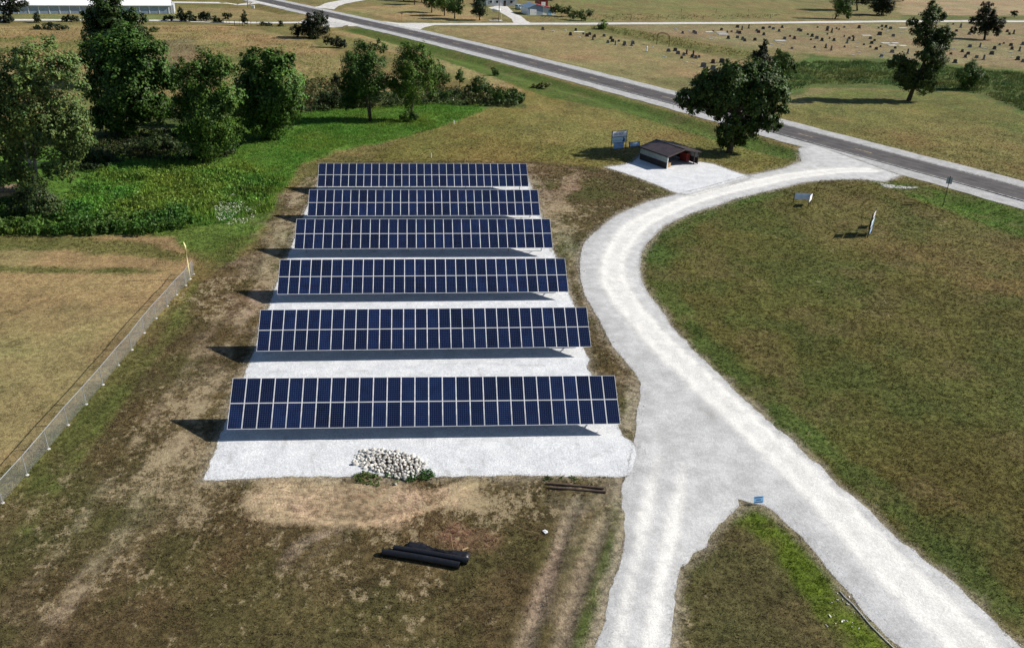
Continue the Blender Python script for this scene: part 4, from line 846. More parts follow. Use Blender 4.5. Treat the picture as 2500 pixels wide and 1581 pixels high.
# loose gravel kicked out over the grass edges
PV, PC = [], []
for P, n in ((P_PAD, 9000), (P_DRIVE, 15000), (P_APRON, 3000)):
    Q = np.vstack([P, P[:1]]); sl = np.linalg.norm(np.diff(Q, axis=0), axis=1); t = rng.uniform(0, sl.sum(), n); a_ = np.concatenate([[0], np.cumsum(sl)]); i = np.clip(np.searchsorted(a_, t)-1, 0, len(sl)-1); f_ = (t-a_[i])/sl[i]
    p = Q[i]+(Q[i+1]-Q[i])*f_[:, None]+rng.normal(size=(n, 2))*rng.exponential(.22, (n, 1)); PV.append(p)
p = np.concatenate(PV); p = p[in_view(p[:, 0], p[:, 1]) & (p[:, 1] < 90) & (p[:, 1] > -24)]; n = len(p); r = rng.uniform(.012, .035, n)*(1+np.clip(p[:, 1], 0, 80)/60)
ang_ = rng.uniform(0, 6.28, (n, 3))*.2+np.array((0, 2.09, 4.19))+rng.uniform(0, 6.28, (n, 1)); z = gh(p[:, 0], p[:, 1])+.012+.05*(np.maximum.reduce([poly_sd(P_PAD, p[:, 0], p[:, 1]), poly_sd(P_DRIVE, p[:, 0], p[:, 1])]) > 0)
V = np.stack([np.stack([p[:, 0]+np.cos(ang_[:, k])*r, p[:, 1]+np.sin(ang_[:, k])*r, z], 1) for k in range(3)]+[np.stack([p[:, 0], p[:, 1], z+r*1.1], 1)], 1).reshape(-1, 3)
i = np.arange(n)*4; F = np.concatenate([np.stack([i, i+1, i+3], 1), np.stack([i+1, i+2, i+3], 1), np.stack([i+2, i, i+3], 1)])
o = mesh_np('loose_gravel', V, F, M['pebble'], attrs={'tone': np.repeat(np.array((.50, .49, .46))*rng.uniform(.55, 1.2, (n, 1)), 4, 0)}); NTRI[0] += 3*n
tag(o, 'loose pale gravel scattered along the drive and pad edges', 'gravel', kind='stuff')

# ------------------------------------------------------------------ chain-link fence and foul pole
FPX_ = [(473, 668.4), (453, 696), (431, 719), (408.5, 746.8), (381, 777), (352, 812.5), (321.8, 853.6), (289, 891), (251, 938), (210, 985), (165.8, 1035.8), (118, 1094), (65.7, 1157), (6, 1226), (-62, 1300), (-140, 1385)]
FP = [G(*q) for q in FPX_]
for p in FP: p[2] = zat(p[0], p[1])
fr = empty('chain_link_fence', FP[6], label='grey chain-link fence along the edge of the tan ball field', cat='fence'); o0 = np.array(FP[6]); FHT = 1.5
MB().tube([tuple(p-o0+np.array((0, 0, FHT))) for p in FP], .024, 6).build('top_rail', M['steel'], fr)
for p in FP:
    MB().tube([tuple(p-o0+np.array((0, 0, -.2))), tuple(p-o0+np.array((0, 0, FHT+.03)))], .035, 8).build('post', M['steel'], fr)
    MB().tube([tuple(p-o0+np.array((.04, -.05, -.1))), tuple(p-o0+np.array((.04, -.05, .035)))], [.16, .11], 7).build('post_footing', M['concrete'], fr)
for p, q in zip(FP[:-1], FP[1:]):
    d = q-p; Ln = np.linalg.norm(d[:2]); n_ = int(Ln/.075)+20; mb = MB(); e = d/Ln; nrm = np.array((-e[1], e[0], 0)); r = .0032
    for sg in (-1, 1):
        for i in range(-22, n_):
            a0 = i*.075 if sg > 0 else i*.075+FHT; a1 = a0+sg*FHT; z0, z1 = .03, FHT
            def clip_(a, z):
                t = 0
                if a < 0: t = -a
                if a > Ln: t = a-Ln
                return t
            # cut the slanted wire to the bay
            (u0, v0), (u1, v1) = (a0, z0), (a1, z1)
            if u0 > u1: (u0, v0), (u1, v1) = (u1, v1), (u0, v0)
            if u1 <= 0 or u0 >= Ln: continue
            k_ = (v1-v0)/(u1-u0)
            if u0 < 0: v0 += -u0*k_; u0 = 0
            if u1 > Ln: v1 -= (u1-Ln)*k_; u1 = Ln
            if u1-u0 < .05: continue
            A = p-o0+e*u0+np.array((0, 0, v0)); Bq = p-o0+e*u1+np.array((0, 0, v1)); off = nrm*.004*sg
            V = []
            for C_ in (A+off, Bq+off): V += [C_+nrm*r, C_+np.array((0, 0, r))-nrm*r*.5, C_-np.array((0, 0, r))-nrm*r*.5]
            mb.add(V, [(0, 1, 4, 3), (1, 2, 5, 4), (2, 0, 3, 5)])
    mb.build('wire_mesh', M['wire'], fr)
b = G(463.8, 681); b[2] = zat(b[0], b[1])
fp = empty('foul_pole', b, label='pale yellow bent foul pole at the far end of the chain-link fence', cat='pole')
top, _ = on_plane(452.5, 601, b); tip, _ = on_plane(447.5, 591, b)
MB().tube([(0, 0, -.3), tuple((top-b)*.5), tuple(top-b), tuple(tip-b)], .065, 8).build('pole', M['yellow'], fp, True)
MB().tube([(0, 0, -.1), (0, 0, .06)], [.2, .15], 8).build('footing', M['concrete'], fp)

# ------------------------------------------------------------------ rock pile
def rock_mesh(i):
    bm = bmesh.new(); bmesh.ops.create_icosphere(bm, subdivisions=1, radius=1); R_ = random.Random(100+i)
    for v in bm.verts: v.co = Vector((v.co.x*1.0, v.co.y*R_.uniform(.65, .85), v.co.z*.62))*R_.uniform(.78, 1.2)
    bmesh.ops.decimate if False else None
    bmesh.ops.dissolve_limit(bm, angle_limit=.32, verts=bm.verts, edges=bm.edges)
    bmesh.ops.triangulate(bm, faces=bm.faces)
    me = bpy.data.meshes.new('stone'); bm.to_mesh(me); bm.free(); me.materials.append(M['stone']); return me
ROCK = [rock_mesh(i) for i in range(7)]
RP = GP([(860, 1132), (868, 1108), (886, 1096), (925, 1095), (970, 1102), (1020, 1116), (1040, 1134), (1030, 1150), (1019, 1163), (985, 1174), (955, 1160), (930, 1152), (885, 1144)])
rc = RP.mean(0); rroot = empty('rock_pile', (rc[0], rc[1], zat(*rc)), label='heap of white limestone rocks on the gravel pad edge', cat='rock pile')
bedm = MB(); nb_ = len(RP); bedm.add([(*(RP[i]-rc)*.97, .02) for i in range(nb_)]+[(*(RP[i]-rc)*.6, .07) for i in range(nb_)]+[(0, 0, .09)],
    [(i, (i+1) % nb_, nb_+(i+1) % nb_, nb_+i) for i in range(nb_)]+[(nb_+i, nb_+(i+1) % nb_, 2*nb_) for i in range(nb_)]).build('bed', M['bed'], rroot)
cx_ = rng.uniform(RP[:, 0].min(), RP[:, 0].max(), 4000); cy_ = rng.uniform(RP[:, 1].min(), RP[:, 1].max(), 4000); sdc = poly_sd(RP, cx_, cy_); pts = np.zeros((0, 3))
for x, y, sd in zip(cx_, cy_, sdc):
    r = random.uniform(.10, .22)*(1.25 if random.random() < .2 else 1)
    if sd < .02 or len(pts) >= 280 or (len(pts) and (np.hypot(pts[:, 0]-x, pts[:, 1]-y) < .66*(pts[:, 2]+r)).any()): continue
    pts = np.vstack([pts, (x, y, r)]); hgt = .16*smooth(0, 1.2, np.array(sd))*(.75+.5*random.random())
    inst('stone', ROCK[random.randrange(7)], rroot, (x-rc[0], y-rc[1], float(hgt)*.55+r*.35+.03), (random.uniform(-.5, .5), random.uniform(-.5, .5), random.uniform(0, 6.3)), (r, r, r*random.uniform(.75, 1.1)))
for px, py, r, lab in [(966, 1182, .13, 'single pale stone fallen just in front of the rock pile')]:
    g0 = G(px, py); o = inst('loose_stone', ROCK[1], None, (g0[0], g0[1], zat(*g0[:2])+.07), (0, .2, 1), (r, r, r)); tag(o, lab, 'stone')
# broken concrete lumps beside the drive
for (cx, cy, n, lab) in [(2062, 1466, 11, 'patch of pale broken rubble in the wedge lawn next to the drive'), (2068, 1522, 12, 'longer patch of pale rubble in the wedge lawn, further from the drive')]:
    c0 = G(cx, cy); rr = empty('rubble_patch', (c0[0], c0[1], zat(*c0[:2])), label=lab, cat='rubble')
    for k in range(n):
        r = random.uniform(.04, .09); inst('stone', ROCK[k % 7], rr, (random.gauss(0, .42)+(k-n/2)*.035, random.gauss(0, .28)-(k-n/2)*.03, r*.3), (random.uniform(-.4, .4), 0, random.uniform(0, 6)), (r*1.5, r, r*.5))

# ------------------------------------------------------------------ pipes and scraps in the foreground
def corrugated(name, a, b, r, material, label, cat, ridge=.012, pitch=.09, group=None, thick=.02):
    a = G(*a); b = G(*b); a[2] = zat(a[0], a[1]); b[2] = zat(b[0], b[1]); d = b-a; Ln = np.linalg.norm(d); e = d/Ln; n = max(2, int(Ln/pitch)) if ridge else 6
    rt = empty(name, a, label=label, cat=cat, group=group); mb = MB(); P = []; Rr = []
    for i in range(n*2+1 if ridge else n+1):
        t = i/(n*2 if ridge else n); sag = .03*math.sin(math.pi*t)*(1 if ridge else .2)
        P.append(tuple(e*Ln*t+np.array((sag, sag, r+.0)))); Rr.append(r+(ridge if i % 2 else -ridge*.2))
    mb.tube(P, Rr, 14, False); ins = [q-thick for q in Rr]; mb.tube(P, ins, 14, False)
    mb.build('barrel', material, rt, True)
    for s in (0, -1):
        rim = MB(); base = Vector(P[s]); q = Vector(e).to_track_quat('Z', 'Y'); V = []
        for rad in (Rr[s]+.004, Rr[s]-thick-.004):
            for k in range(14): V.append(base+q@Vector((math.cos(k*math.pi/7)*rad, math.sin(k*math.pi/7)*rad, .001 if s else -.001)))
        rim.add(V, [(k, (k+1) % 14, (k+1) % 14+14, k+14) for k in range(14)]).build('rim', material, rt)
    return rt
corrugated('culvert_pipe', (934, 1352), (1122, 1385), .20, M['black'], 'black plastic culvert pipe lying in front on the brown lawn', 'pipe', .014)
corrugated('culvert_pipe', (961, 1342), (1142, 1374), .19, M['black'], 'black plastic culvert pipe tucked behind another, beside crumpled sheeting', 'pipe', .014)
a = G(992, 1331); b = G(1146, 1362); n, kx = 30, 7; V = []
for i in range(n+1):
    for j in range(kx+1):
        t = i/n; w = (j/kx-.5)*(.55+.35*math.sin(t*9)); p = a+(b-a)*t; hgt = .10+.16*abs(math.sin(t*13+j*1.3))*(1-abs(j/kx-.5)*1.6)+.05*random.random()
        V.append((p[0]-a[0]+w*.3, p[1]-a[1]+w, zat(p[0], p[1])+(hgt if 0 < j < kx and 0 < i < n else .0)))
F = [(i*(kx+1)+j, i*(kx+1)+j+1, (i+1)*(kx+1)+j+1, (i+1)*(kx+1)+j) for i in range(n) for j in range(kx)]
o = mesh_np('plastic_sheeting', np.array(V), np.array(F), M['black']); o.location = (a[0], a[1], 0); tag(o, 'crumpled strip of black plastic sheeting behind the black pipes', 'sheeting')
corrugated('steel_pipe', (1337, 1181), (1474, 1193), .085, M['rust'], 'rusty brown pipe nearer the gravel pad, one of two side by side', 'pipe', 0)
corrugated('steel_pipe', (1340, 1191), (1479, 1202), .09, M['rust'], 'rusty brown pipe farther from the gravel pad, one of two side by side', 'pipe', 0)
pl = [G(*q) for q in [(2050, 1442), (2064, 1458), (2082, 1474), (2104, 1500), (2126, 1526), (2156, 1556), (2190, 1588)]]
rt = empty('drain_hose', pl[0], label='thin pale hose running along the wedge lawn edge by the drive', cat='hose')
MB().tube([(p[0]-pl[0][0], p[1]-pl[0][1], zat(p[0], p[1])+.04) for p in pl], .028, 6).build('hose', M['concrete'], rt, True)
g0 = G(1331, 1298); o = MB().box((0, 0, .03), (.22, .30, .05), .5).box((.04, .02, .07), (.12, .2, .03), .9).build('plastic_scrap', M['white']); o.location = (g0[0], g0[1], zat(*g0[:2])+.03); tag(o, 'small white scrap on the grass between black and brown pipes', 'scrap')
g0 = G(1136, 1340); o = MB().box((0, 0, .02), (.42, .07, .04), .5).build('lath_scrap', M['plywood']); o.location = (g0[0], g0[1], zat(*g0[:2])+.04); tag(o, 'short pale lath on reddish ground behind the black pipes', 'lath')
g0 = G(1108, 1345); t0, _ = on_plane(1100, 1296, g0); st = empty('survey_stake', (g0[0], g0[1], zat(*g0[:2])), label='thin pale stake leaning beside the crumpled black sheeting', cat='stake')
MB().tube([(0, 0, -.1), tuple(t0-g0)], .022, 5).build('stake', M['plywood'], st)
g0 = G(1053, 385); st = empty('survey_stake', (g0[0], g0[1], zat(*g0[:2])), label='short white stake on the lawn behind the farthest solar row', cat='stake'); MB().tube([(0, 0, -.1), (0, 0, .75)], .06, 6).build('stake', M['white'], st)
for q, lab in (((1108, 302), 'small white marker post on the edge of the bright grass'), ((1107, 246), 'white marker post in front of the creek thicket')):
    g0 = G(*q); st = empty('marker_post', (g0[0], g0[1], zat(*g0[:2])), label=lab, cat='post'); MB().tube([(0, 0, -.1), (0, 0, .6), (0, 0, .62)], [.09, .09, .05], 8).build('post', M['white'], st)

# ------------------------------------------------------------------ signs
def lettering(parent, name, x0, x1, z0, z1, y, material, n, seed, gap=.35):
    """rows of strokes standing in for lettering too blurred to read"""
    R_ = random.Random(seed); mb = MB(); w = (x1-x0)/n
    for i in range(n):
        h = (z1-z0)*R_.uniform(.82, 1); cx = x0+(i+.5)*w
        mb.box((cx-w*.2, y, z0+h/2), (w*.17, .006, h))
        if R_.random() < .8: mb.box((cx+w*.15, y, z0+h/2), (w*.17, .006, h))
        if R_.random() < .7: mb.box((cx, y-.001, z0+h*R_.choice((.1, .5, .9))), (w*.6, .006, h*.18))
    return mb.build(name, material, parent)
def stacked_sign(name, loc, rz, label, cat, widths, heights, mats, letter=True):
    rt = empty(name, loc, rz, label=label, cat=cat)
    wmax = max(widths)
    for s in (-1, 1): MB().tube([(s*(wmax/2+.06), .05, -.4), (s*(wmax/2+.06), .05, heights[-1][1]+.05)], .06, 8).build('post', M['darkwood'], rt)
    for w, (z0, z1), mt in zip(widths, heights, mats):
        bd = MB().box((0, 0, (z0+z1)/2), (w, .06, z1-z0)).build('board', M[mt], rt)
        MB().box((0, 0, z0-.025), (w+.1, .08, .05)).box((0, 0, z1+.025), (w+.1, .08, .05)).build('board_frame', M['darkwood'], bd)
        if mt == 'signwhite': lettering(bd, 'lettering', -w*.40, w*.40, z0+.24, z1-.24, -.036, M['ink'], 10, 3)
        if mt == 'signteal':
            lettering(bd, 'lettering', -w*.42, w*.20, z0+.22, z0+.5, -.036, M['signblue'], 13, 5)
            MB().prism([(w*.22, z0+.12), (w*.40, z0+.12), (w*.40, z0+.5), (w*.36, z0+.72), (w*.28, z0+.80), (w*.22, z0+.7), (w*.30, z0+.55)], .006, 'y', -.042).build('emblem', M['inkblue'], bd)
        if mt == 'signblue':
            lettering(bd, 'lettering', -w*.4, w*.4, z0+.55, z0+.70, -.036, M['signteal'], 15, 8); lettering(bd, 'lettering', -w*.3, w*.3, z0+.2, z0+.36, -.036, M['signteal'], 11, 9)
    return rt
s1 = G(1509.5, 364.5)
stacked_sign('sign_board', (s1[0], s1[1], zat(*s1[:2])), math.radians(19), 'white, teal and blue boards stacked on two posts behind the shelter', 'sign', (1.9, 2.65, 2.7), ((.2, 1.12), (1.2, 2.1), (2.2, 3.1)), ('signblue', 'signteal', 'signwhite'))
s1 = G(1549, 358.5)
stacked_sign('low_sign', (s1[0], s1[1], zat(*s1[:2])), math.radians(19), 'low wide blue sign panel beside the stacked sign boards', 'sign', (1.9,), ((.15, .85),), ('signblue',))
ang = math.atan2(.855, .52)-.085
stacked_sign('sign_board', (55.2, 49.4, zat(55.2, 49.4)), ang, 'stacked sign boards seen edge-on in the right-hand lawn', 'sign', (1.6, 2.3, 1.6), ((.35, 1.05), (1.25, 2.2), (2.45, 3.1)), ('signblue', 'signteal', 'signwhite'))
stacked_sign('low_sign', (56.8, 52.3, zat(56.8, 52.3)), ang, 'low sign panel just behind the edge-on stacked boards', 'sign', (1.3,), ((.35, 1.05),), ('signblue',))
# two-board notice sign by the drive
i0 = G(1936, 496); nb = empty('notice_sign', (i0[0], i0[1], zat(*i0[:2])), label='pale two-board notice sign on dark posts inside the drive bend', cat='sign')
ex = G(1977, 498)-i0; ex[2] = 0; L1 = np.linalg.norm(ex); a1 = math.atan2(ex[1], ex[0])
R1 = Matrix.Rotation(a1, 3, 'Z')@Matrix.Rotation(-.25, 3, 'X')
for t in (0, 1): MB().tube([(ex[0]*t, ex[1]*t, -.3), (ex[0]*t, ex[1]*t, 1.55)], .05, 6).build('post', M['darkwood'], nb)
bd = MB().box((ex[0]*.5, ex[1]*.5-.05, 1.05), (L1-.1, .05, .85), R=R1).build('board', M['signwhite'], nb)
for zz, ww in ((1.2, .8), (1.05, .85), (.9, .7)): MB().box((ex[0]*.5, ex[1]*.5-.05-.035-.0, zz), (L1*ww, .012, .05), R=R1).build('lettering', M['signteal'], bd)
e2 = np.array((-.58, -.81, 0))*1.6; a2 = math.atan2(e2[1], e2[0])
MB().box((ex[0]+.08+e2[0]*.5, ex[1]+e2[1]*.5, 1.05), (1.7, .05, .85), a2).build('board', M['signwhite'], nb)
MB().tube([(ex[0]+.08+e2[0], ex[1]+e2[1], -.3), (ex[0]+.08+e2[0], ex[1]+e2[1], 1.55)], .05, 6).build('post', M['darkwood'], nb)
# road sign seen from behind
b = G(2303, 499); b[2] = zat(b[0], b[1]); t, _ = on_plane(2321, 430, b); rs = empty('road_sign', b, label='grey road sign on a leaning post beside the highway', cat='sign')
MB().tube([(0, 0, -.4), tuple(t-b)], .045, 6).build('post', M['darkwood'], rs)
u_ = Vector(t-b).normalized(); R2 = u_.to_track_quat('Z', 'Y').to_matrix()@Matrix.Rotation(.85, 3, 'Z')
MB().box(tuple((t-b)*.86), (.75, .02, .95), R=R2).build('plate', M['wallgrey'], rs)
# small blue yard sign on the tip of the wedge
b = G(1850, 1229); ys = empty('yard_sign', (b[0], b[1], zat(*b[:2])), math.radians(4), label='small light blue yard sign with dark lines on the wedge tip', cat='sign')
R3 = Matrix.Rotation(-.35, 3, 'X'); bd = MB().box((0, 0, .38), (.68, .015, .46), R=R3).build('board', M['skyblue'], ys)
for zz, ww in ((.16, .9), (0, .55), (-.16, .95)):
    c_ = R3@Vector((0, -.012, zz)); MB().box((c_[0], c_[1], .38+c_[2]), (.60*ww, .008, .05), R=R3).build('lettering', M['inkblue'], bd)
for s in (-1, 1): MB().tube([(s*.25, 0.02, -.2), (s*.25, .03, .3)], .006, 5).build('stake', M['steel'], ys)
# orange roadside marker, far
b = G(981, 52); mk = empty('road_marker', (b[0], b[1], zat(*b[:2])), label='thin orange marker sign at the farm road junction', cat='sign')
MB().tube([(0, 0, -.2), (0, 0, 2.4)], .06, 6).build('post', M['orange'], mk); MB().box((0, -.05, 2.6), (.6, .05, .6), R=Matrix.Rotation(math.pi/4, 3, 'Y')).build('plate', M['orange'], mk)

# ------------------------------------------------------------------ shelter and what stands in it
fl = (36.94, 78.10); rzs = math.atan2(.462, .887); SW_, SD, EV, AP = 6.6, 6.2, 2.02, 2.78
sh = empty('open_shelter', (fl[0], fl[1], zat(*fl)+.05), rzs, label='open-fronted shelter with brown metal roof on the gravel apron', cat='shelter')
def roof_slope(name, x0, z0, x1, z1, y0, y1, th, material, parent, ribs=0):
    mb = MB().add([(x0, y0, z0), (x1, y0, z1), (x1, y1, z1), (x0, y1, z0), (x0, y0, z0-th), (x1, y0, z1-th), (x1, y1, z1-th), (x0, y1, z0-th)],
                  [(0, 1, 2, 3), (7, 6, 5, 4), (0, 4, 5, 1), (1, 5, 6, 2), (2, 6, 7, 3), (3, 7, 4, 0)])
    for k in range(ribs):
        yy = y0+(k+.5)*(y1-y0)/ribs
        mb.add([(x0, yy-.02, z0), (x1, yy-.02, z1), (x1, yy+.02, z1), (x0, yy+.02, z0), (x0, yy-.02, z0+.03), (x1, yy-.02, z1+.03), (x1, yy+.02, z1+.03), (x0, yy+.02, z0+.03)],
               [(4, 5, 6, 7), (0, 1, 5, 4), (1, 2, 6, 5), (2, 3, 7, 6), (3, 0, 4, 7)])
    return mb.build(name, material, parent)
roof_slope('roof_panel', -.22, EV-.02, SW_/2-.002, AP, -.3, SD+.25, .05, M['roof'], sh, 14); roof_slope('roof_panel', SW_+.22, EV-.02, SW_/2+.002, AP, -.3, SD+.25, .05, M['roof'], sh, 14)
MB().box((SW_/2, SD/2, AP+.02), (.3, SD+.5, .04)).build('ridge_cap', M['roof'], sh)
for x in (-.24, SW_+.24): MB().box((x, SD/2-.02, EV-.06), (.04, SD+.55, .2)).build('fascia', M['darkwall'], sh)
for x in (0, SW_):
    MB().box((x, SD/2, .48), (.05, SD, .96)).build('lower_siding', M['darkwall'], sh); MB().box((x, SD/2, .96+(EV-.98)/2), (.044, SD-.02, EV-.98)).build('upper_siding', M['shaded_cream'], sh)
MB().box((SW_/2, SD-.01, .98), (SW_-.1, .045, 1.94)).build('back_wall', M['darkwall'], sh)  # dark sheet stands in for the shaded interior, gable likewise
MB().prism([(.05, EV-.06), (SW_-.05, EV-.06), (SW_/2, AP-.09)], .04, 'y', SD-.03).build('gable', M['darkwall'], sh)
for x in (.06, SW_-.06, SW_-.9): MB().box((x, -.05, EV/2-.05), (.11, .11, EV-.06)).build('front_post', M['white'] if x < 1 else M['darkwall'], sh)
for sg in (0, 1):
    x0 = -.2 if sg == 0 else SW_+.2
    MB().add([(x0, -.31, EV-.03), (SW_/2, -.31, AP-.01), (SW_/2, -.27, AP-.01), (x0, -.27, EV-.03), (x0, -.31, EV-.21), (SW_/2, -.31, AP-.19), (SW_/2, -.27, AP-.19), (x0, -.27, EV-.21)],
             [(0, 1, 2, 3), (7, 6, 5, 4), (0, 4, 5, 1), (1, 5, 6, 2), (2, 6, 7, 3), (3, 7, 4, 0)]).build('gable_trim', M['roof'], sh)
def local(o, x, y):
    c, s = math.cos(rzs), math.sin(rzs); return (fl[0]+x*c-y*s, fl[1]+x*s+y*c, zat(*fl)+.06)
cb = empty('storage_cabinet', local(0, 5.9, 2.2), rzs, label='red storage cabinet inside the brown-roofed shelter', cat='cabinet')
MB().box((0, 0, .75), (.75, 1.5, 1.3)).build('body', M['red'], cb); MB().box((-.385, -.38, .75), (.02, .7, 1.2)).build('door', M['red'], cb); MB().box((-.385, .38, .75), (.02, .7, 1.2)).build('door', M['red'], cb)
for a_ in (-.3, .3):
    for b_ in (-.65, .65): MB().box((a_, b_, .05), (.08, .08, .1)).build('foot', M['darkwood'], cb)
for (x, y, w, h, lab) in [(.95, .75, .75, .62, 'tan cardboard box on the gravel just inside the shelter'), (.6, 1.5, .6, .45, 'smaller cardboard box behind another inside the shelter')]:
    bx = empty('cardboard_box', local(0, x, y), rzs+.15, label=lab, cat='box'); MB().box((0, 0, h/2), (w, w*.8, h)).build('carton', M['card'], bx)
    for s in (-1, 1): MB().box((0, s*w*.2, h+.012), (w*1.0, w*.39, .015), R=Matrix.Rotation(s*.08, 3, 'X')).build('flap', M['card'], bx)
wb = empty('work_bench', local(0, 3.6, 5.2), rzs, label='dark wooden bench against the back wall of the shelter', cat='bench')
MB().box((0, 0, .85), (3.6, .8, .07)).build('top', M['darkwood'], wb)
for x in (-1.6, 1.6):
    for y in (-.3, .3): MB().box((x, y, .41), (.09, .09, .82)).build('leg', M['darkwood'], wb)

# ------------------------------------------------------------------ storage building
a = G(413, 34.2); b = G(45.7, 34.2); dv = b-a; Ls = np.linalg.norm(dv[:2]); rz_ = math.atan2(-dv[1], -dv[0]); nd = 17; dw = Ls/15; LB = dw*nd+1.0; DB, HB, RB = 9.5, 2.75, 3.95
sb = empty('storage_building', (a[0], a[1], zat(*a[:2])), rz_, label='long white-roofed storage building with a row of blue-grey doors', cat='building')
MB().box((-LB/2+.8, DB/2+.12, HB/2), (LB, DB, HB)).build('wall', M['wallgrey'], sb)
MB().box((.85, DB/2+.12, HB/2), (.06, DB+.1, HB)).build('end_wall', M['roofwhite'], sb)
MB().prism([(.12, HB), (DB+.12, HB), (DB/2+.12, RB-.05)], .05, 'y', 0).build('gable', M['roofwhite'], sb).rotation_euler = (0, 0, math.pi/2)
sb.children[-1].location = (.88, 0, 0)
for s in (0, 1):
    y0 = -.35 if s == 0 else DB+.6; rp = MB().add([(.95, y0, HB-.06), (.95, DB/2+.12, RB), (-LB+.65, DB/2+.12, RB), (-LB+.65, y0, HB-.06), (.95, y0, HB-.2), (.95, DB/2+.12, RB-.14), (-LB+.65, DB/2+.12, RB-.14), (-LB+.65, y0, HB-.2)],
        [(0, 1, 2, 3), (7, 6, 5, 4), (0, 4, 5, 1), (1, 5, 6, 2), (2, 6, 7, 3), (3, 7, 4, 0)]).build('roof_panel', M['roofwhite'], sb)
for k in range(nd):
    d_ = MB(); x = -(k+.5)*dw
    for r in range(7): d_.box((x, .09, .16+r*.30), (dw-.32, .05+.012*(r % 2), .296))
    dd = d_.build('roller_door', M['door'], sb); MB().box((x, .045, .35), (.25, .04, .06)).build('handle', M['steel'], dd)
    MB().box((-k*dw, .06, 1.15), (.24, .12, 2.3)).build('door_post', M['white'], sb)

# ------------------------------------------------------------------ farmstead: garage, shed, house, car, poles
a = G(1288, 36.8); e = G(1357, 36.8)-a; gr = empty('garage', (a[0], a[1], zat(*a[:2])), math.atan2(e[1], e[0]), label='blue-grey garage with red right-hand roof beside the farm yard', cat='building')
GL, GD = float(np.linalg.norm(e[:2])), 8.0
MB().prism([(0, 0), (6.1, 0), (6.1, 3.05), (3.2, 3.75), (0, 2.6)], .15, 'y', 0).build('front_wall', M['bluewall'], gr)
MB().box((.075, GD/2+.08, 1.3), (.15, GD-.15, 2.6)).build('side_wall', M['white'], gr); MB().box((GL-.075, GD/2+.08, 1.05), (.15, GD-.15, 2.1)).build('side_wall', M['wallgrey'], gr)
MB().prism([(6.1, 0), (GL, 0), (GL, 2.1), (6.1, 3.0)], .15, 'y', .02).build('lean_to_wall', M['white'], gr); MB().box((GL/2, GD, 1.1), (GL-.1, .15, 2.2)).build('back_wall', M['wallgrey'], gr)
roof_slope('roof_panel', -.35, 2.52, 3.2, 3.86, -.4, GD+.3, .1, M['blueroof'], gr); roof_slope('roof_panel', GL+.35, 2.12, 3.2, 3.86, -.4, GD+.3, .1, M['redroof'], gr)
for x, w, h in ((2.2, 2.7, 2.1), (9.0, 1.3, 1.7)):
    d_ = MB().box((x, -.03, h/2), (w, .05, h)).build('door', M['white'] if w > 2 else M['skyblue'], gr); MB().box((x+w*.4, -.07, h*.45), (.08, .04, .2)).build('handle', M['steel'], d_)
a = G(1326, 21); rb = empty('red_shed', (a[0], a[1]+6, zat(*a[:2])), .2, label='red shed rising behind the garage', cat='building')
MB().box((0, 0, 1.7), (4.0, 5, 3.4)).build('wall', M['red'], rb); roof_slope('roof_panel', -2.3, 3.3, 0, 4.4, -2.8, 2.8, .1, M['redroof'], rb); roof_slope('roof_panel', 2.3, 3.3, 0, 4.4, -2.8, 2.8, .1, M['redroof'], rb)
MB().prism([(-2, 3.4), (2, 3.4), (0, 4.3)], 4.9, 'y', -2.45).build('gable', M['red'], rb); dd = MB().box((0, -2.53, 1.1), (1.8, .06, 2.2)).build('door', M['white'], rb)
a = G(1224, 15.5); hs = empty('farm_house', (a[0], a[1], zat(*a[:2])), .18, label='pale grey farm house behind the yard, roof cut by the frame', cat='building')
MB().box((0, 4, 1.6), (13, 8, 3.2)).build('wall', M['wallgrey'], hs); 
roof_slope('roof_panel', -7, 3.1, 0, 5.6, -.5, 8.5, .15, M['blueroof'], hs); roof_slope('roof_panel', 7, 3.1, 0, 5.6, -.5, 8.5, .15, M['blueroof'], hs); MB().prism([(-6.4, 3.2), (6.4, 3.2), (0, 5.4)], 7.9, 'y', .05).build('gable', M['bluewall'], hs)
for x in (-4.5, -1.8, 4.2):
    wn_ = MB().box((x, -.03, 1.7), (1.3, .06, 1.2)).build('window', M['white'], hs); MB().box((x, -.07, 1.7), (1.1, .04, 1.0)).build('pane', M['glass'], wn_)
dd = MB().box((1.4, -.03, 1.05), (1.0, .06, 2.1)).build('door', M['darkwood'], hs); MB().box((1.75, -.08, 1.0), (.06, .05, .15)).build('handle', M['steel'], dd)
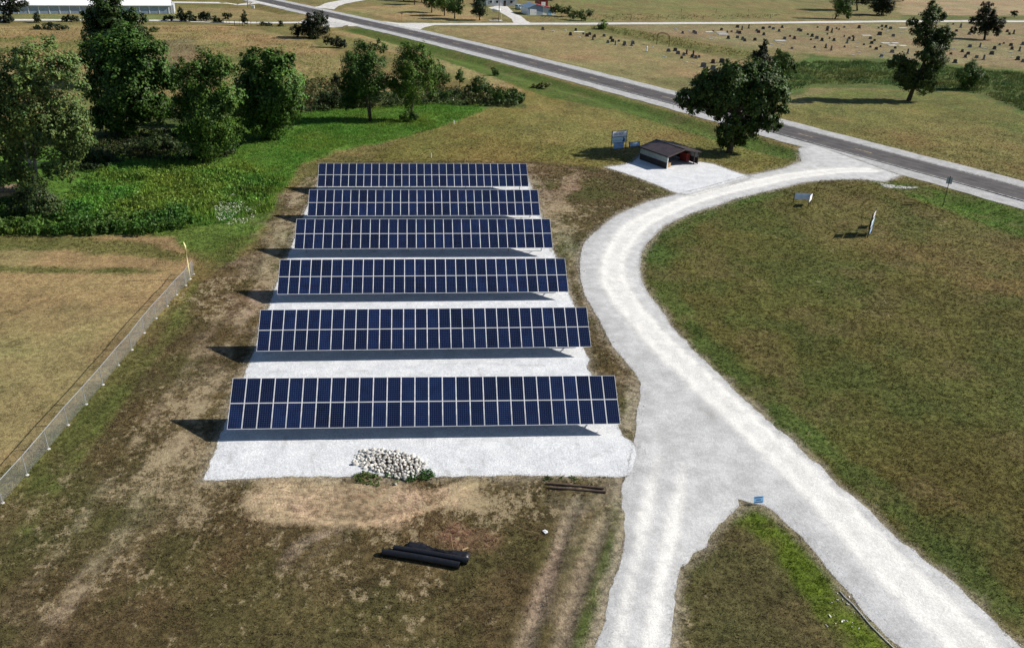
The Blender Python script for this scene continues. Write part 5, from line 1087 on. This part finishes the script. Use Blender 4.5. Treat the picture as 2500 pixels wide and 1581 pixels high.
def car(loc, rz, material, label):
    rt = empty('parked_car', loc, rz, label=label, cat='car')
    MB().prism([(-2.2, .35), (2.2, .35), (2.25, .75), (2.1, .95), (1.0, 1.02), (.45, 1.55), (-1.7, 1.6), (-2.2, 1.0)], 1.8, 'y', -.9).build('body', material, rt)
    for s in (-1, 1):
        MB().prism([(.85, 1.03), (.38, 1.47), (-.45, 1.48), (-.45, 1.03)], .02, 'y', s*.905-.01).build('window', M['glass'], rt); MB().prism([(-.55, 1.03), (-.55, 1.48), (-1.6, 1.5), (-1.95, 1.05)], .02, 'y', s*.905-.01).build('window', M['glass'], rt)
        for x in (-1.4, 1.4):
            w = MB().tube([(x, s*.72, .34), (x, s*.93, .34)], .34, 14).build('wheel', M['tyre'], rt); MB().tube([(x, s*.92, .34), (x, s*.945, .34)], .19, 10).build('rim', M['alu'], w)
        MB().box((2.2, s*.62, .78), (.12, .38, .16)).build('headlight', M['white'], rt); MB().box((-2.2, s*.7, .85), (.06, .25, .2)).build('tail_light', M['red'], rt)
    MB().add([(1.0, -.75, 1.04), (1.0, .75, 1.04), (.5, .7, 1.53), (.5, -.7, 1.53)], [(0, 1, 2, 3)]).build('windscreen', M['glass'], rt)
    return rt
a = G(1268, 23); car((a[0], a[1], zat(*a[:2])+.04), -1.2, M['carblue'], 'pale blue car parked in the farm yard by the garage')
def util_pole(px, h, lab):
    a = G(*px); rt = empty('utility_pole', (a[0], a[1], zat(*a[:2])), label=lab, cat='pole')
    MB().tube([(0, 0, -.5), (0, 0, h)], [.17, .11], 8).build('pole', M['wood'], rt); MB().box((0, -.14, h-.5), (2.2, .1, .12)).build('crossarm', M['wood'], rt)
    for x in (-.95, 0, .95): MB().tube([(x, -.14, h-.44), (x, -.14, h-.25)], [.05, .035], 6).build('insulator', M['palestone'], rt)
util_pole((1218, 54), 10, 'pale wooden utility pole at the farm yard entrance'); util_pole((605, 15), 10, 'wooden utility pole beside the highway at the upper lane')
a = G(1225, 54.5); rt = empty('yard_post', (a[0], a[1], zat(*a[:2])), label='short pale post right beside the farm yard utility pole', cat='post'); MB().tube([(0, 0, -.3), (-.25, 0, 3.1)], .07, 6).build('post', M['palestone'], rt)
a = G(617, 16); rt = empty('utility_box', (a[0], a[1], zat(*a[:2])), label='white utility box beside the upper lane junction', cat='box'); MB().box((0, 0, .55), (1.1, .7, 1.1)).build('cabinet', M['white'], rt); MB().box((0, 0, 1.13), (1.2, .8, .08)).build('lid', M['white'], rt)
a = G(1210, 50); pt = empty('picnic_table', (a[0], a[1], zat(*a[:2])), .1, label='dark picnic table on a pale slab by the utility pole', cat='table')
MB().box((0, 0, .78), (2.6, .9, .08)).build('top', M['darkwood'], pt)
for s in (-1, 1):
    MB().box((0, s*.75, .46), (2.6, .3, .07)).build('seat', M['darkwood'], pt); MB().tube([(s*.95, -.7, 0), (s*.95, .2, .74)], .06, 5).tube([(s*.95, .7, 0), (s*.95, -.2, .74)], .06, 5).build('leg', M['darkwood'], pt)
MB().box((0, 0, .02), (4.6, 2.6, .06)).build('slab', M['concrete'], pt)
a = G(1212, 30.5); tk = empty('tank', (a[0], a[1], zat(*a[:2])), .1, label='white oblong tank on short legs beside the farm yard', cat='tank')
MB().tube([(-1.6, 0, .85), (-1.45, 0, .85), (1.45, 0, .85), (1.6, 0, .85)], [.3, .5, .5, .3], 12).build('shell', M['white'], tk, True)
for x in (-1, 1): MB().box((x, 0, .2), (.15, .7, .4)).build('leg', M['concrete'], tk)

# ------------------------------------------------------------------ fence posts, frame, arch
def posts(pxs, h, lab, group, mt='wood', r=.06):
    for q in pxs:
        a = G(*q); hh = h*random.uniform(.85, 1.15); o = MB().tube([(0, 0, -.3), (random.gauss(0, .05), 0, hh*.97), (random.gauss(0, .05), 0, hh)], [r*1.05, r, r*.6], 6).build('fence_post', M[mt])
        o.location = (a[0], a[1], zat(*a[:2])); tag(o, lab, 'fence post', group)
posts([(1663, 30), (1748, 32), (1826, 30), (1606, 49.5), (1716, 48.6), (1496, 52.5), (1540, 50), (2033, 45.5), (2098, 44), (1880, 46)], 1.4, 'thin wooden fence post in the rough pasture along the farm road', 'pasture fence posts', 'darkwood', .1)
posts([(533, 56), (546, 57.5), (560, 60), (573, 62), (585, 63), (592, 63), (605, 63.8), (613, 63.8), (628, 64.5), (665, 66)], 1.5, 'weathered fence post in the overgrown row by the storage lane', 'fence row posts', 'darkwood', .09)
a = G(421, 148); rt = empty('post_frame', (a[0], a[1], zat(*a[:2])), .1, label='small wooden frame of two posts and a bar on bare ground', cat='frame')
for x in (0, 1.75): MB().tube([(x, 0, -.2), (x, 0, 1.75)], .06, 6).build('post', M['plywood'], rt)
MB().box((.87, 0, .85), (1.75, .07, .1)).build('bar', M['plywood'], rt)
a = G(1603, 108); e = G(1633, 114.5)-a; L_ = float(np.linalg.norm(e[:2])); rt = empty('cemetery_arch', (a[0], a[1], zat(*a[:2])), math.atan2(e[1], e[0]), label='thin rusty metal arch gate at the cemetery edge', cat='arch')
for x in (0, L_): MB().tube([(x, 0, -.3), (x, 0, 2.7)], .11, 6).build('post', M['rust'], rt)
MB().tube([(L_/2-math.cos(t)*L_/2, 0, 2.68+math.sin(t)*.95) for t in np.linspace(0, math.pi, 13)], .10, 5).tube([(L_/2-math.cos(t)*(L_/2-.25), 0, 2.6+math.sin(t)*.75) for t in np.linspace(.2, math.pi-.2, 11)], .04, 5).build('arch', M['rust'], rt, True)
# little tan shed by the creek, half hidden
a = G(6, 506); rt = empty('creek_shed', (a[0], a[1], zat(*a[:2])), .25, label='small tan board shed half hidden behind the pale tall tree', cat='shed')
MB().box((.6, 1.2, .95), (2.6, 2, 1.9)).build('wall', M['plywood'], rt)
MB().tube([(1.3, .19, 1.2), (1.3, .17, 1.2)], .16, 10).build('hole', M['darkwood'], rt); MB().box((.6, 1.2, 1.95), (3.0, 2.4, .1), R=Matrix.Rotation(.1, 3, 'X')).build('roof', M['wood'], rt)
for x in (-.75, 1.95): MB().box((x, .1, 1.0), (.14, .14, 2.2)).build('corner_post', M['darkwood'], rt)

# ------------------------------------------------------------------ headstones
def head_mesh(style):
    mb = MB()
    if style == 'round':
        prof = [(-.42, .2), (.42, .2)]+[(.42*math.cos(t), .72+.26*math.sin(t)) for t in np.linspace(0, math.pi, 7)]; mb.prism(prof, .24, 'y', -.12)
    elif style == 'block': mb.prism([(-.52, .2), (.52, .2), (.48, .82), (0, .90), (-.48, .82)], .28, 'y', -.14)
    elif style == 'tall': mb.box((0, 0, .62), (.42, .42, .9)).add([(-.26, -.26, 1.07), (.26, -.26, 1.07), (.26, .26, 1.07), (-.26, .26, 1.07), (0, 0, 1.55)], [(0, 1, 4), (1, 2, 4), (2, 3, 4), (3, 0, 4), (3, 2, 1, 0)])
    mb.box((0, 0, .08), (1.15 if style != 'tall' else .75, .5 if style != 'tall' else .7, .26)); return mb
HM = {}
for stl in ('round', 'block', 'tall'):
    for mt in ('granite', 'darkgranite', 'redgranite'):
        me = head_mesh(stl).mesh('headstone'); me.materials.append(M[mt]); HM[stl, mt] = me
me_flat = MB().prism([(-.40, -.24), (.40, -.24), (.40, .24), (-.40, .24)], .16, 'z', -.04).box((0, 0, .13), (.7, .38, .03)).mesh('headstone'); me_flat.materials.append(M['palestone'])
me_slab = MB().box((0, 0, .05), (1.0, 1.0, .16)).box((0, 0, .14), (.94, .94, .03)).mesh('headstone'); me_slab.materials.append(M['concrete'])
LABS = {('f', 'u'): ('upright dark headstone in the mown strip between highway and arch', 'upright headstones in the front strip'), ('f', 'f'): ('low flat grave marker in the mown strip between highway and arch', 'flat markers in the front strip'),
        ('m', 'u'): ('upright headstone in the main cemetery field beyond the weeds', 'upright headstones in the main field'), ('m', 'f'): ('low flat grave marker in the main cemetery field', 'flat markers in the main field'),
        ('m', 'l'): ('long white ledger slab lying flat in the main cemetery field', 'ledger slabs in the main field'), ('f', 'l'): ('long pale ledger slab lying in the strip nearest the farm yard', 'ledger slab in the front strip')}
STONES = []
def crop(ox, oy, zone, items):
    for it in items: STONES.append((ox+it[0]/6.6889, oy+it[1]/6.6889, it[2], zone)+tuple(it[3:]))
crop(1240, 50, 'f', [(568, 155, 'u'), (735, 183, 'f'), (930, 165, 'f'), (1108, 168, 'u'), (1020, 247, 'u'), (1232, 228, 's'), (1290, 265, 'u'), (1335, 235, 'u'), (1415, 275, 'u'), (1385, 318, 'u'), (1570, 265, 'u'), (1680, 305, 'u'), (1705, 350, 'u'), (1810, 345, 's'),
     (1630, 370, 'u'), (1755, 400, 'u'), (1905, 395, 'u'), (1890, 415, 's'), (2020, 415, 'U'), (2042, 385, 'u'), (2005, 450, 'f'), (2360, 435, 'f'), (1165, 275, 'f'), (1160, 190, 'l', 170)])
crop(1480, 50, 'f', [(1015, 510, 'u'), (1125, 500, 'u'), (1170, 550, 'u'), (1310, 550, 'u'), (1265, 575, 'u'), (1420, 570, 'u'), (1400, 605, 'u'), (1460, 620, 'u'), (1515, 605, 's'), (950, 595, 'f'), (1230, 620, 's'), (1300, 685, 'f'), (1410, 708, 'f'), (1740, 700, 'U'), (1885, 690, 'U'), (1585, 765, 'U'), (1740, 805, 'U')])
crop(1480, 50, 'm', [(1135, 140, 'f'), (1150, 160, 'f'), (1205, 190, 'f'), (1245, 218, 'u'), (1345, 172, 'f'), (1430, 205, 'u'), (1460, 225, 'u'), (1745, 190, 's'), (1880, 160, 'u'), (1975, 200, 's'), (2045, 190, 's'), (2140, 120, 'u'), (2215, 155, 'u'), (2325, 130, 'u'), (2140, 205, 'u'), (2178, 218, 'u'),
     (1685, 195, 'l', 130), (1880, 200, 'l', 160), (1910, 230, 'l', 160), (1990, 300, 'u'), (2140, 290, 'u'), (2225, 320, 'u'), (2260, 345, 'u'), (1700, 270, 'f'), (1760, 275, 'f'), (1710, 312, 'f')])
crop(1800, 50, 'm', [(315, 180, 'u'), (345, 205, 'u'), (420, 145, 'u'), (525, 125, 'u'), (585, 150, 'u'), (730, 125, 'u'), (680, 185, 'u'), (430, 245, 'u'), (1000, 170, 'u'), (1035, 182, 'u'), (285, 330, 'u'), (435, 325, 's'), (860, 268, 's'), (930, 305, 'u'), (770, 310, 'u'), (700, 335, 'l', 170), (680, 380, 'f'), (560, 400, 'f'), (745, 395, 'f'),
     (890, 465, 's'), (1310, 122, 's'), (1475, 130, 'u'), (1465, 170, 'u'), (1540, 200, 'u'), (1470, 230, 's'), (1150, 238, 's'), (1220, 268, 'u'), (1295, 300, 'u'), (1200, 322, 's'), (1380, 335, 'u'), (1505, 300, 's'), (1575, 335, 'u'), (1260, 450, 's'), (1270, 375, 'f'), (1440, 455, 'u'), (1530, 490, 'u'), (1325, 485, 'f'), (1985, 130, 'U'), (2320, 240, 'U'),
     (2360, 105, 'u'), (2305, 130, 's'), (2365, 155, 's'), (1825, 305, 'u'), (1890, 335, 'u'), (1885, 270, 's'), (1790, 375, 'u'), (1750, 440, 's'), (1745, 270, 's'), (1970, 365, 'f'), (1955, 440, 'f'), (2065, 405, 's'), (2170, 305, 'u'), (2190, 385, 'u'), (2240, 335, 's'), (2170, 445, 's'), (2265, 480, 'u'), (2335, 440, 's'), (1990, 525, 'f'), (1890, 570, 'f'),
     (2110, 250, 'l', 150), (2350, 600, 'u'), (1620, 140, 's'), (1660, 155, 's'), (1745, 120, 's'), (1795, 130, 'f'), (2065, 115, 'f')])
crop(2140, 40, 'm', [(150, 185, 'u'), (225, 210, 'u'), (180, 242, 'f'), (405, 265, 'f'), (270, 330, 'u'), (430, 195, 'l', 130), (150, 445, 'l', 140), (260, 482, 'l', 130), (425, 485, 'l', 120), (305, 442, 'l', 110), (300, 530, 's'), (250, 595, 'u'), (505, 610, 'u'), (120, 597, 'f'), (290, 675, 'u'), (85, 670, 'f'), (540, 700, 'f'), (1250, 135, 's'), (1370, 185, 'U'), (1300, 250, 'u'),
     (1510, 300, 'U'), (1250, 530, 'f'), (1395, 585, 'u'), (1490, 625, 'u'), (1445, 675, 'u'), (1630, 680, 'u'), (1745, 710, 'u'), (1275, 765, 'U'), (1210, 625, 's'), (1520, 505, 'u'), (1685, 505, 'u'), (1770, 525, 'f'), (1920, 540, 'u'), (1875, 625, 'U'), (2005, 475, 's'), (2075, 450, 's'), (2190, 485, 'u'), (2205, 545, 'u'), (2330, 570, 'u'), (2385, 470, 'U'), (2190, 592, 'f'),
     (2300, 715, 'U'), (2390, 750, 'u'), (2130, 260, 'u'), (2165, 300, 'u'), (2235, 290, 'u'), (2245, 380, 'f'), (2070, 380, 'f'), (2390, 170, 'f'), (2215, 675, 'f')])
for st in STONES:
    px, py, kd, zone = st[:4]; a = G(px, py); loc = (a[0], a[1], zat(*a[:2])); rz = -.22+random.gauss(0, .12)
    if kd == 'f': o = inst('headstone', me_flat, None, loc, (0, 0, rz), (random.uniform(.9, 1.4),)*3); lb = LABS[zone, 'f']
    elif kd == 'l':
        w = st[4]/6.6889*np.linalg.norm(a-CAM)/FPX; o = inst('headstone', me_slab, None, loc, (0, 0, .1), (w, 1.5, 1)); lb = LABS[zone, 'l']
    else:
        sc = {'u': .98, 'U': 1.25, 's': .66}[kd]*random.uniform(.9, 1.15); stl = random.choice(('round', 'block', 'block', 'round', 'tall') if kd != 's' else ('round', 'block'))
        o = inst('headstone', HM[stl, random.choice(('granite', 'granite', 'darkgranite', 'darkgranite', 'redgranite'))], None, loc, (0, 0, rz), (sc, sc, sc)); lb = LABS[zone, 'u']
    tag(o, lb[0], 'headstone', lb[1])
a = G(1578.5, 127); rt = empty('stone_pillar', (a[0], a[1], zat(*a[:2])), label='slim white stone pillar in the mown strip below the arch', cat='monument')
MB().box((0, 0, .1), (.6, .6, .22)).build('base', M['palestone'], rt); MB().tube([(0, 0, .2), (0, 0, 1.0), (0, 0, 1.35), (0, 0, 1.6)], [.2, .17, .24, .1], 8).build('shaft', M['white'], rt)
print('foliage triangles', NTRI[0], 'objects', len(bpy.data.objects))
